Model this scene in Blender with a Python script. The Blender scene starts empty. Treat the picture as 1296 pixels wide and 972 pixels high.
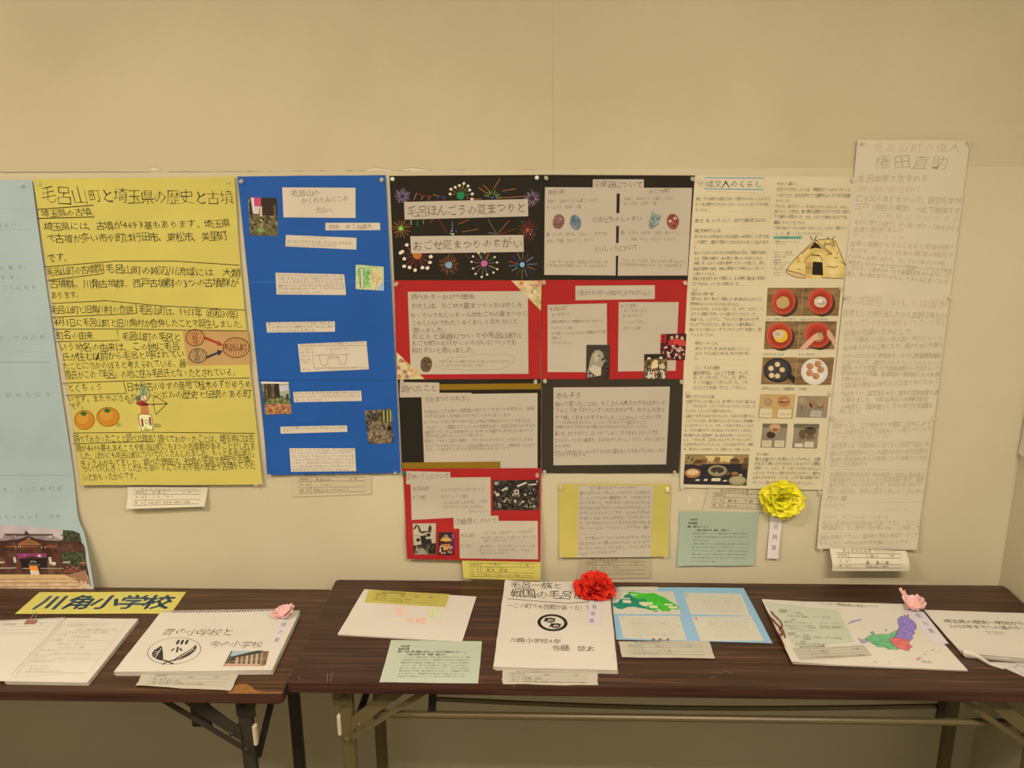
import bpy, bmesh, math, random
from mathutils import Vector, Matrix
from mathutils.geometry import tessellate_polygon
C = bpy.context.scene.collection
R = random.Random(7)
PI = math.pi

# ---------------------------------------------------------------- camera, world, lamps, exposure
F_PX, PITCH, YAW, ROLL = 1042.2, 0.26216, -0.03239, -0.00701     # solved from the photograph (1296x972)
CAM_Z = 1.80
fw = Vector((math.sin(YAW)*math.cos(PITCH), math.cos(YAW)*math.cos(PITCH), -math.sin(PITCH)))
_r = Vector((math.cos(YAW), -math.sin(YAW), 0)); _u = _r.cross(fw)
rt = _r*math.cos(ROLL) + _u*math.sin(ROLL); up = -_r*math.sin(ROLL) + _u*math.cos(ROLL)
cam_d = bpy.data.cameras.new('camera'); cam = bpy.data.objects.new('camera', cam_d); C.objects.link(cam)
cam.matrix_world = Matrix(((rt.x, up.x, -fw.x, 0), (rt.y, up.y, -fw.y, 0), (rt.z, up.z, -fw.z, CAM_Z), (0, 0, 0, 1)))
cam_d.sensor_fit = 'HORIZONTAL'; cam_d.sensor_width = 36; cam_d.lens = F_PX/1296*36; cam_d.clip_start = 0.05
bpy.context.scene.camera = cam
sc = bpy.context.scene
sc.view_settings.view_transform = 'Standard'; sc.view_settings.look = 'None'
sc.view_settings.gamma = 1; sc.view_settings.use_curve_mapping = False
sc.view_settings.exposure = 0.0
w = bpy.data.worlds.new('world'); sc.world = w; w.use_nodes = True
w.node_tree.nodes['Background'].inputs[0].default_value = (1, .85, .6, 1)
w.node_tree.nodes['Background'].inputs[1].default_value = 0.03
LAMP_COL = (1.0, 0.745, 0.50)
LAMPS = [(-1.55, 0.25, 1.0), (0.78, -0.15, 1.2), (-1.35, -2.2, 0.06), (0.55, -2.4, 0.06)]   # ceiling fixtures x, y, strength; the far pair is added as weak fill
LAMP_W = 63.5
CEIL = 2.9

# ---------------------------------------------------------------- helpers
def lin(c):
    c = c/255.0
    return c/12.92 if c <= .04045 else ((c+.055)/1.055)**2.4
LIGHT = (.94, .75, .49)
def alb(rgb):                      # seen colour -> surface colour under this room's warm lamps
    return tuple(max(.004, min(.9, lin(c)/l)) for c, l in zip(rgb, LIGHT)) + (1,)
MATS = {}
def mat(name, rgb, rough=.8, metal=0, raw=False, **kw):
    key = (name, tuple(rgb), rough)
    if key in MATS: return MATS[key]
    m = bpy.data.materials.new(name); m.use_nodes = True
    b = m.node_tree.nodes['Principled BSDF']
    b.inputs['Base Color'].default_value = (tuple(rgb)+(1,)) if raw else alb(rgb)
    b.inputs['Roughness'].default_value = rough; b.inputs['Metallic'].default_value = metal
    b.inputs['Specular IOR Level'].default_value = kw.get('spec', .3)
    MATS[key] = m; return m
def noise_mat(name, cols, scale=60, stretch=(1, 1, 1), rough=.7, bump=0, detail=6, stops=None, spec=.3, bscale=None, dist=0.3):
    key = (name, str(cols), scale)
    if key in MATS: return MATS[key]
    m = bpy.data.materials.new(name); m.use_nodes = True; nt = m.node_tree; N = nt.nodes; L = nt.links
    b = N['Principled BSDF']; b.inputs['Roughness'].default_value = rough; b.inputs['Specular IOR Level'].default_value = spec
    tc = N.new('ShaderNodeTexCoord'); mp = N.new('ShaderNodeMapping'); mp.inputs['Scale'].default_value = stretch
    nz = N.new('ShaderNodeTexNoise'); nz.inputs['Scale'].default_value = scale; nz.inputs['Detail'].default_value = detail
    nz.inputs['Distortion'].default_value = dist
    cr = N.new('ShaderNodeValToRGB')
    L.new(tc.outputs['Object'], mp.inputs[0]); L.new(mp.outputs[0], nz.inputs[0]); L.new(nz.outputs[0], cr.inputs[0])
    n = len(cols); st = stops or [.32+.36*i/max(1, n-1) for i in range(n)]
    while len(cr.color_ramp.elements) < n: cr.color_ramp.elements.new(.5)
    for e, s, c in zip(cr.color_ramp.elements, st, cols): e.position = s; e.color = alb(c)
    L.new(cr.outputs[0], b.inputs['Base Color'])
    if bump:
        n2 = N.new('ShaderNodeTexNoise'); n2.inputs['Scale'].default_value = bscale or scale*4; n2.inputs['Detail'].default_value = 4
        bp = N.new('ShaderNodeBump'); bp.inputs['Strength'].default_value = bump; bp.inputs['Distance'].default_value = .001
        L.new(mp.outputs[0], n2.inputs[0]); L.new(n2.outputs[0], bp.inputs['Height']); L.new(bp.outputs[0], b.inputs['Normal'])
    MATS[key] = m; return m
def paper_mat(name, rgb, var=.06, rough=.75, creases=.25):
    d = [max(0, int(c*(1-var))) for c in rgb]
    return noise_mat(name, [d, rgb], 5, rough=rough, bump=creases, bscale=14, spec=.25)
def tag(o, label=None, cat=None, group=None, kind=None):
    if label: o['label'] = label
    if cat: o['category'] = cat
    if group: o['group'] = group
    if kind: o['kind'] = kind
    return o
def mesh_obj(name, verts, faces, mats, parent=None, root=None, mi=None, smooth=False):
    """verts in world metres; root = the top-level thing (its location is subtracted)"""
    if root is None and parent is None:
        c = Vector((0, 0, 0))
        for v in verts: c += Vector(v)
        c /= max(1, len(verts))
    else: c = Vector(ROOT[(root or parent).name])
    me = bpy.data.meshes.new(name)
    me.from_pydata([(v[0]-c.x, v[1]-c.y, v[2]-c.z) for v in verts], [], faces)
    for m in (mats if isinstance(mats, (list, tuple)) else [mats]): me.materials.append(m)
    if mi: me.polygons.foreach_set('material_index', mi)
    if smooth: me.polygons.foreach_set('use_smooth', [True]*len(me.polygons))
    me.update()
    o = bpy.data.objects.new(name, me); C.objects.link(o)
    if parent is None: o.location = c
    else: o.parent = parent
    ROOT[o.name] = tuple(c)
    return o
ROOT = {}
def empty(name, loc, label, cat, group=None):
    o = bpy.data.objects.new(name, None); C.objects.link(o); o.location = loc; o.empty_display_size = .05
    ROOT[o.name] = tuple(loc); return tag(o, label, cat, group)
class MB:                          # collects shapes (world metres) into ONE mesh
    def __init__(s): s.v = []; s.f = []; s.m = []; s.cur = 0
    def add(s, vs, fs):
        k = len(s.v); s.v += [tuple(v) for v in vs]; s.f += [tuple(i+k for i in f) for f in fs]; s.m += [s.cur]*len(fs); return s
    def bar(s, a, b, wx, wy, side=None, bev=.15):   # beam a->b with chamfered rectangular section
        a, b = Vector(a), Vector(b); d = (b-a).normalized()
        sx = Vector(side) if side else (Vector((1, 0, 0)) if abs(d.x) < .9 else Vector((0, 1, 0)))
        sx = (sx - d*sx.dot(d)).normalized(); sy = d.cross(sx); c = min(wx, wy)*bev
        pr = [(wx/2-c, wy/2), (-wx/2+c, wy/2), (-wx/2, wy/2-c), (-wx/2, -wy/2+c), (-wx/2+c, -wy/2), (wx/2-c, -wy/2), (wx/2, -wy/2+c), (wx/2, wy/2-c)]
        vs = [p + sx*x + sy*y for p in (a, b) for x, y in pr]; n = 8
        return s.add(vs, [(i, (i+1) % n, n+(i+1) % n, n+i) for i in range(n)] + [tuple(range(n))[::-1], tuple(range(n, 2*n))])
    def tube(s, pts, r, n=10, closed=False):
        pts = [Vector(p) for p in pts]; vs = []; m = len(pts); pd = None
        for i, p in enumerate(pts):
            d = (pts[min(i+1, m-1)] - pts[max(i-1, 0)]).normalized()
            ax = pd if pd is not None else (Vector((0, 0, 1)) if abs(d.z) < .9 else Vector((1, 0, 0)))
            ax = (ax - d*ax.dot(d)).normalized(); pd = ax; ay = d.cross(ax)
            vs += [p + ax*(r*math.cos(2*PI*k/n)) + ay*(r*math.sin(2*PI*k/n)) for k in range(n)]
        fs = [(i*n+k, i*n+(k+1) % n, (i+1)*n+(k+1) % n, (i+1)*n+k) for i in range(m-1) for k in range(n)]
        return s.add(vs, fs + [tuple(range(n))[::-1], tuple(range((m-1)*n, m*n))])
    def lathe(s, o, axis, prof, n=12):              # profile (r, h) along axis
        o, ax = Vector(o), Vector(axis).normalized(); t = Vector((0, 0, 1)) if abs(ax.z) < .9 else Vector((1, 0, 0))
        x = (t - ax*t.dot(ax)).normalized(); y = ax.cross(x)
        vs = [o + ax*h + x*(r*math.cos(2*PI*k/n)) + y*(r*math.sin(2*PI*k/n)) for r, h in prof for k in range(n)]; m = len(prof)
        fs = [(i*n+k, i*n+(k+1) % n, (i+1)*n+(k+1) % n, (i+1)*n+k) for i in range(m-1) for k in range(n)]
        return s.add(vs, fs + [tuple(range(n))[::-1], tuple(range((m-1)*n, m*n))])
    def plate(s, pts, thick):                       # polygon outline (3-D) extruded along vector thick
        pts = [Vector(p) for p in pts]; n = len(pts); t = Vector(thick)
        tr = tessellate_polygon([pts])
        fs = [tuple(f) for f in tr] + [tuple(i+n for i in f)[::-1] for f in tr] + [(i, (i+1) % n, n+(i+1) % n, n+i) for i in range(n)]
        return s.add(pts + [p+t for p in pts], fs)
    def build(s, name, m, parent=None, root=None, smooth=False):
        return mesh_obj(name, s.v, s.f, m, parent, root, s.m if isinstance(m, (list, tuple)) else None, smooth)

# ---------------------------------------------------------------- surfaces that carry paper
WALL_Y, SIDE_X = 2.06, 1.253
def ray(x, y): return fw*F_PX + rt*(x-648) - up*(y-486)
class Surf:
    """a sheet's plane: u right, v up (wall) or away (table); gentle waves and lifted edges give it its real shape"""
    def __init__(s, kind, base, amp=.0005, lifts=(), seed=0):
        s.k = kind; s.b = base; s.amp = amp; s.l = lifts
        q = random.Random(seed+11); s.ph = [q.uniform(0, 6) for _ in range(4)]
    def h(s, u, v):
        a, p = s.amp, s.ph
        w = a*(2 + math.sin(13*u+p[0]+2*v) + math.sin(11*v+p[1]-3*u))*.6
        for ax, c0, c1, amt, pw in s.l:
            t = ((u, v, u+v, u-v)[ax]-c0)/(c1-c0)
            if t > 0: w += amt*min(t, 1.6)**pw
        return w
    def uv(s, x, y):
        d = ray(x, y); h = 0; u = v = 0
        for _ in range(5):
            if s.k == 'wall': t = (WALL_Y-s.b-h)/d.y; u, v = d.x*t, CAM_Z+d.z*t
            elif s.k == 'table': t = (s.b+h-CAM_Z)/d.z; u, v = d.x*t, d.y*t
            else: t = (SIDE_X-s.b-h)/d.x; u, v = -d.y*t, CAM_Z+d.z*t
            h = s.h(u, v)
        return (u, v)
    def P(s, u, v, h=0):
        h += s.h(u, v)
        if s.k == 'wall': return (u, WALL_Y-s.b-h, v)
        if s.k == 'table': return (u, v, s.b+h)
        return (SIDE_X-s.b-h, -u, v)
def px(s): return lambda x, y: s.uv(x, y)
def crop(s, ox, oy, sc_): return lambda x, y: s.uv(ox+x/sc_, oy+y/sc_)
def quadf(s, q):                    # (0..1, 0..1) inside four photograph corners TL TR BR BL
    a, b, c, d = [s.uv(*p) for p in q]
    return lambda x, y: tuple((a[i]*(1-x)+b[i]*x)*(1-y) + (d[i]*(1-x)+c[i]*x)*y for i in (0, 1))
def HH(layer): return .0004*layer + .0003
def sheet(name, surf, rows, m, layer=0, parent=None, root=None, n=(16, 16), thick=.00025, fr=None, edge=0, seed=0):
    """paper from rows of (left, right) points, top to bottom"""
    fr = fr or px(surf); q = random.Random(seed)
    if len(rows) == 4 and not isinstance(rows[0][0], (tuple, list)): rows = [(rows[0], rows[1]), (rows[3], rows[2])]
    R_ = [(fr(*a), fr(*b)) for a, b in rows]; nx, ny = n; vs = []; k = len(R_)-1
    ph = [q.uniform(0, 6) for _ in range(8)]
    for j in range(ny+1):
        t = j/ny*k; i = min(int(t), k-1); f = t-i
        if k > 1:                                   # smooth through the rows
            g = lambda s_, c: _cr([R_[max(0, min(k, i+o))][s_][c] for o in (-1, 0, 1, 2)], f)
        else: g = lambda s_, c: R_[i][s_][c]*(1-f)+R_[i+1][s_][c]*f
        A = (g(0, 0), g(0, 1)); B = (g(1, 0), g(1, 1))
        for ii in range(nx+1):
            s_ = ii/nx; u = A[0]*(1-s_)+B[0]*s_; v = A[1]*(1-s_)+B[1]*s_
            if edge:
                if j in (0, ny): v += edge*(math.sin(s_*9+ph[j % 4])+.5*math.sin(s_*23+ph[4]))
                if ii in (0, nx): u += edge*(math.sin(t*7+ph[5])+.5*math.sin(t*19+ph[6]))
            vs.append((u, v))
    top = [surf.P(u, v, HH(layer)) for u, v in vs]; bot = [surf.P(u, v, HH(layer)-thick) for u, v in vs]
    W = nx+1; N_ = len(vs); fs = []
    for j in range(ny):
        for ii in range(nx):
            a = j*W+ii; fs.append((a, a+W, a+W+1, a+1)); fs.append((a+N_, a+1+N_, a+W+1+N_, a+W+N_))
    rim = list(range(W)) + [j*W+nx for j in range(1, ny+1)] + [ny*W+ii for ii in range(nx-1, -1, -1)] + [j*W for j in range(ny-1, 0, -1)]
    M_ = len(rim); ed = [top[a] for a in rim] + [bot[a] for a in rim]      # rim has its own vertices: crisp paper edge
    for i in range(M_): fs.append((2*N_+i, 2*N_+(i+1) % M_, 2*N_+M_+(i+1) % M_, 2*N_+M_+i))
    o = mesh_obj(name, top+bot+ed, fs, m, parent, root, smooth=False)
    o.data.polygons.foreach_set('use_smooth', [i < 2*nx*ny for i in range(len(o.data.polygons))])
    return o
def _cr(p, t):
    return .5*((2*p[1]) + (-p[0]+p[2])*t + (2*p[0]-5*p[1]+4*p[2]-p[3])*t*t + (-p[0]+3*p[1]-3*p[2]+p[3])*t**3)

GL = {}
def glyph(ch, off=0):
    k = (ch, off)
    if k in GL: return GL[k]
    c = bpy.data.curves.new('g', 'FONT'); c.body = ch; c.resolution_u = 1; c.offset = off
    o = bpy.data.objects.new('g', c); me = bpy.data.meshes.new_from_object(o)
    vs = [(v.co.x, v.co.y) for v in me.vertices]; fs = [tuple(p.vertices) for p in me.polygons]
    bpy.data.objects.remove(o); bpy.data.curves.remove(c); bpy.data.meshes.remove(me)
    if vs and ord(ch) < 256:
        cx = (min(v[0] for v in vs)+max(v[0] for v in vs))/2; vs = [(x-cx, y-.36) for x, y in vs]
    else: vs = [(x-.5, y-.38) for x, y in vs]
    GL[k] = (vs, fs); return GL[k]
SMALL = set('ぁぃぅぇぉっゃゅょァィゥェォッャュョ')
KANA = lambda c: 0x3040 <= ord(c) <= 0x30ff

def BX(fr, x, y):                  # how much wider than tall one unit of this frame is, inverted
    a, b, c = fr(x, y), fr(x+.01, y), fr(x, y+.01); return math.dist(a, c)/max(1e-9, math.dist(a, b))
class Ink:
    """flat print and handwriting lying on one sheet: one mesh, one material slot per colour"""
    def __init__(s, surf, layer, fr): s.s = surf; s.L = layer; s.fr = fr; s.v = []; s.f = []; s.m = []; s.cols = []; s.z = 0
    def _mi(s, col):
        k = col if not isinstance(col, tuple) else tuple(col)
        for i, (c, m) in enumerate(s.cols):
            if c == k: return i
        m = col if isinstance(col, bpy.types.Material) else mat('ink_colour', col, .65)
        s.cols.append((k, m)); return len(s.cols)-1
    def _add(s, uv, fs, col, z=None, mx=.014):
        mi = s._mi(col)
        if z is None: s.z += 1; z = s.z
        h = HH(s.L) + .0001 + min(z, 320)*.000003
        todo = [tuple(f) for f in fs]; uv = list(uv); out = []; mid = {}
        while todo:
            f = todo.pop()
            if len(f) > 3: todo += [(f[0], f[i], f[i+1]) for i in range(1, len(f)-1)]; continue
            e = [(math.dist(uv[f[i]], uv[f[(i+1) % 3]]), i) for i in range(3)]; d, i = max(e)
            if d > mx and len(uv) < 60000:
                a, b, c = f[i], f[(i+1) % 3], f[(i+2) % 3]; k = (min(a, b), max(a, b))
                if k not in mid: uv.append(((uv[a][0]+uv[b][0])/2, (uv[a][1]+uv[b][1])/2)); mid[k] = len(uv)-1
                m = mid[k]; todo += [(a, m, c), (m, b, c)]
            else: out.append(f)
        k = len(s.v); s.v += [s.s.P(u, v, h) for u, v in uv]; s.f += [(a+k, b+k, c+k) for a, b, c in out]; s.m += [mi]*len(out)
    def text(s, txt, x0, y0, x1, y1, H, col=(38, 32, 26), off=0, hand=1.0, ks=.96):
        if off > 0:                 # bold: stamped again a hair to each side
            bx, by = off*H*1.0, off*H*1.0; st = R.getstate()
            for sx_, sy_ in ((-bx, 0), (bx, 0), (0, by), (0, -by)): R.setstate(st); s.text(txt, x0+sx_*BX(s.fr, x0, y0), y0+sy_, x1+sx_*BX(s.fr, x0, y0), y1+sy_, H, col, 0, hand, ks)
            return
        a = s.fr(x0, y0); b = s.fr(x1, y1); c = s.fr(x0, y0-H)
        wts = [(.62 if ord(ch) < 256 else 1.0) for ch in txt]; tot = sum(wts)
        L_ = math.dist(a, b)
        if L_ == 0: return
        e = ((b[0]-a[0])/L_, (b[1]-a[1])/L_); p = (-e[1], e[0])
        hv = abs((c[0]-a[0])*p[0]+(c[1]-a[1])*p[1])
        if s.s.k == 'table' and hv < 1e-6: return
        acc = 0; uvs = []; fs = []
        for ch, wt in zip(txt, wts):
            ctr = (acc+wt/2)/tot*L_; acc += wt
            if ch in ' 　': continue
            gv, gf = glyph(ch, 0 if (KANA(ch) and off < 0) else off); cw = L_/tot
            sx = min(cw*1.12, hv*1.25); sy = hv*1.08; k_ = 1.0
            if hand:
                if ch in SMALL: k_ = .68
                elif KANA(ch): k_ = ks
                k_ *= 1+R.uniform(-.09, .07)*hand
            else: k_ = .98
            th = R.gauss(0, .045)*hand; sh = R.gauss(0.03, .07)*hand; ct, st = math.cos(th), math.sin(th)
            dx = R.gauss(0, .03)*cw*hand; dy = R.gauss(0, .035)*hv*hand
            o = (a[0]+e[0]*(ctr+dx)+p[0]*dy, a[1]+e[1]*(ctr+dx)+p[1]*dy); k = len(uvs)
            j = .018*hand
            for gx, gy in gv:
                gx += R.uniform(-j, j); gy += R.uniform(-j, j)
                X = (gx+sh*gy)*sx*k_; Y = gy*sy*k_; X, Y = X*ct-Y*st, X*st+Y*ct
                uvs.append((o[0]+e[0]*X+p[0]*Y, o[1]+e[1]*X+p[1]*Y))
            fs += [tuple(i+k for i in f) for f in gf]
        s._add(uvs, fs, col, 2)
    def line(s, pts, wpx, col=(60, 50, 38), closed=False):
        uv = [s.fr(*p) for p in pts]; w = wpx*.001
        if closed: uv.append(uv[0])
        vs = []; n = len(uv)
        for i, q in enumerate(uv):
            a = uv[max(0, i-1)]; b = uv[min(n-1, i+1)]
            if closed and i in (0, n-1): a, b = uv[n-2], uv[1]
            d = math.dist(a, b) or 1; nx, ny = -(b[1]-a[1])/d*w, (b[0]-a[0])/d*w
            vs += [(q[0]+nx, q[1]+ny), (q[0]-nx, q[1]-ny)]
        s._add(vs, [(2*i, 2*i+1, 2*i+3, 2*i+2) for i in range(n-1)], col, s.z+3)
    def poly(s, pts, col, mx=.014):
        uv = [s.fr(*p) for p in pts]
        fs = tessellate_polygon([[Vector((u, v, 0)) for u, v in uv]])
        s._add(uv, [tuple(f) for f in fs], col, mx=mx)
    def box(s, x0, y0, x1, y1, col): s.poly([(x0, y0), (x1, y0), (x1, y1), (x0, y1)], col)
    def ell(s, cx, cy, rx, ry, col, n=18, rot=0, jit=0):
        c, t = math.cos(rot), math.sin(rot); P_ = []
        for k in range(n):
            a = 2*PI*k/n; r = 1+R.uniform(-jit, jit); x, y = rx*r*math.cos(a), ry*r*math.sin(a)
            P_.append((cx+x*c-y*t, cy+x*t+y*c))
        s.poly(P_, col)
    def ring(s, cx, cy, rx, ry, wpx, col, n=28, rot=0):
        c, t = math.cos(rot), math.sin(rot)
        s.line([(cx+rx*math.cos(2*PI*k/n)*c-ry*math.sin(2*PI*k/n)*t, cy+rx*math.cos(2*PI*k/n)*t+ry*math.sin(2*PI*k/n)*c) for k in range(n)], wpx, col, True)
    def blobs(s, x0, y0, x1, y1, cols, n, r, ar=1.0):
        for _ in range(n): s.ell(R.uniform(x0+r, x1-r), R.uniform(y0+r*ar, y1-r*ar), r*R.uniform(.4, 1), r*ar*R.uniform(.4, 1), R.choice(cols), 7, R.uniform(0, 3), .25)
    def build(s, name, parent, root=None, label=None):
        o = mesh_obj(name, s.v, s.f, [m for _, m in s.cols], parent, root or parent, s.m)
        if label: o['label'] = label
        return o
PEN = (40, 34, 26); PCL = (118, 102, 80); PCL2 = (150, 132, 104); WHT = (222, 203, 168); CRM = (222, 206, 164)

# ---------------------------------------------------------------- the room
wallm = noise_mat('wall_covering', [(186, 167, 125), (195, 176, 133)], 2.2, rough=.85, bump=.5, bscale=420, spec=.2)
lowm = noise_mat('board_covering', [(192, 174, 131), (200, 182, 139)], 2.0, rough=.8, bump=.45, bscale=500, spec=.25)
crackm = mat('crack_dark', (92, 78, 52), .95)
ceilm = mat('ceiling_paint', (.75, .74, .7), .9, raw=True); floorm = noise_mat('floor_vinyl', [(98, 84, 60), (110, 95, 68)], 8, rough=.55)
def room_box(name, x0, x1, y0, y1, z0, z1, m):
    mb = MB(); mb.add([(x, y, z) for z in (z0, z1) for y in (y0, y1) for x in (x0, x1)],
                      [(0, 2, 3, 1), (4, 5, 7, 6), (0, 1, 5, 4), (2, 6, 7, 3), (0, 4, 6, 2), (1, 3, 7, 5)])
    return tag(mb.build(name, m), kind='structure')
Z_SEAM = CAM_Z + ray(300, 217)[2]*WALL_Y/ray(300, 217)[1]
wallo = room_box('wall_back', -3.6, SIDE_X+.1, WALL_Y+.0015, WALL_Y+.15, 0, CEIL, wallm)
lower = room_box('wall_back', -3.6, SIDE_X, WALL_Y, WALL_Y+.0014, 0, Z_SEAM-.0012, lowm)
room_box('wall_right', SIDE_X, SIDE_X+.12, -3.6, WALL_Y-.0005, 0, CEIL, lowm)
room_box('wall_left', -3.72, -3.6, -3.6, WALL_Y+.15, 0, CEIL, wallm)
room_box('wall_front', -3.6, SIDE_X+.12, -3.72, -3.6, 0, CEIL, wallm)
room_box('floor', -3.72, SIDE_X+.12, -3.72, WALL_Y+.15, -.08, 0, floorm)
room_box('ceiling', -3.72, SIDE_X+.12, -3.72, WALL_Y+.15, CEIL, CEIL+.1, ceilm)
# ragged paper seam and torn flaps along the top of the lower board
flat = Surf('wall', -.0012, amp=0)
seam = Ink(flat, 0, px(flat)); q = random.Random(3)
pts = []; x = -30
while x < 935:
    jag = 1.6 if 440 < x < 560 or 190 < x < 215 else .5
    pts.append((x, 218-.002*x + q.uniform(-jag, jag))); x += q.uniform(4, 11)
seam.line(pts, .9, (134, 117, 84))
seam.line([(x, y+.9) for x, y in pts[38:62]], .9, (150, 132, 95))
for (a, b, yy, dd) in ((458, 500, 216, 4), (504, 546, 215.5, 3.4), (556, 600, 217, 2.6), (186, 206, 215, 4), (640, 700, 216.5, 2.2)):
    p_ = [(a, yy), ((a*.6+b*.4), yy-dd+q.uniform(-.5, .5)), (b*.7+a*.3, yy-dd*.6), (b, yy+.4), (b*.5+a*.5, yy+1.8)]
    seam.poly(p_, (205, 188, 148)); seam.line(p_, .6, (140, 122, 88), True)
seam.line([(1228, 224.6), (1262, 225.6), (1330, 227)], .6, (146, 129, 93))
seam.line([(699, -60), (699.5, 60), (700, 215)], .45, (176, 158, 118))
for _ in range(70): seam.ell(q.uniform(0, 1290), q.uniform(5, 214), .35, .35, (150, 130, 92), 5)
tag(seam.build('paper_seam', wallo), kind=None)
tapem = mat('tape', (206, 190, 150), .5)
def wtape(x, y, lab):
    s_ = Surf('wall', .0002, amp=0)
    tag(sheet('adhesive_tape', s_, [(x, y), (x+4, y), (x+3.5, y+9), (x-.5, y+9)], tapem, n=(2, 2)), lab, 'tape')
wtape(871, 628, 'small strip of clear tape on the wall above the pale green note')
wtape(1052, 628, 'small strip of clear tape on the wall right of the yellow rosette')
# ceiling lamps (out of view, they light the room)
lampm = mat('lamp_housing', (.8, .8, .78), .5, raw=True)
glow = bpy.data.materials.new('lamp_tube'); glow.use_nodes = True
b_ = glow.node_tree.nodes['Principled BSDF']; b_.inputs['Emission Color'].default_value = LAMP_COL+(1,); b_.inputs['Emission Strength'].default_value = 4
for i, (lx, ly, ls) in enumerate(LAMPS):
    t = empty('ceiling_light', (lx, ly, CEIL), 'long fluorescent ceiling fixture, '+('nearest the poster wall on the left', 'nearest the poster wall on the right', 'added as weak fill far from the poster wall on the left', 'added as weak fill far from the poster wall on the right')[i], 'lamp', 'ceiling fixtures')
    MB().bar((lx-.62, ly, CEIL-.03), (lx+.62, ly, CEIL-.03), .2, .058, (0, 1, 0)).build('housing', lampm, t, t)
    for s_ in (-.045, .045): MB().tube([(lx-.58, ly+s_, CEIL-.08), (lx+.58, ly+s_, CEIL-.08)], .014).build('lamp_tube', glow, t, t)
    ld = bpy.data.lights.new('lamp_light', 'AREA'); ld.shape = 'RECTANGLE'; ld.size = 1.2; ld.size_y = .16
    ld.energy = LAMP_W*ls; ld.color = LAMP_COL
    lo = bpy.data.objects.new('lamp_light', ld); C.objects.link(lo); lo.parent = t; lo.location = (0, 0, -.105)

# ---------------------------------------------------------------- folding tables
def wood(name, cols, sc_=9, seed=0, rough=.38):
    m = noise_mat(name, cols, sc_, (.35, 13, 13), rough=rough, detail=9, stops=[.3, .45, .58, .68, .78][:len(cols)], spec=.4, dist=.6)
    return m
WOODL = wood('rosewood_laminate_worn', [(44, 26, 15), (62, 38, 22), (77, 49, 30), (100, 66, 40)], 8.5)
WOODR = wood('rosewood_laminate', [(42, 23, 15), (56, 34, 22), (68, 43, 28), (94, 58, 38)], 8)
EDGEM = wood('rosewood_edge', [(36, 18, 13), (54, 29, 21), (70, 40, 29)], 8.2, rough=.45)
def slab(x0, x1, y0, y1, z0, z1, r=.012, bev=.003):
    """rounded-corner tabletop with eased upper edge"""
    def ring(o, z):
        P_ = []
        for cx, cy, a0 in ((x1-r, y1-r, 0), (x0+r, y1-r, 90), (x0+r, y0+r, 180), (x1-r, y0+r, 270)):
            for k in range(6):
                a = math.radians(a0+18*k); P_.append((cx+(r-o)*math.cos(a), cy+(r-o)*math.sin(a), z))
        return P_
    return ring, (z0, z1)
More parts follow.
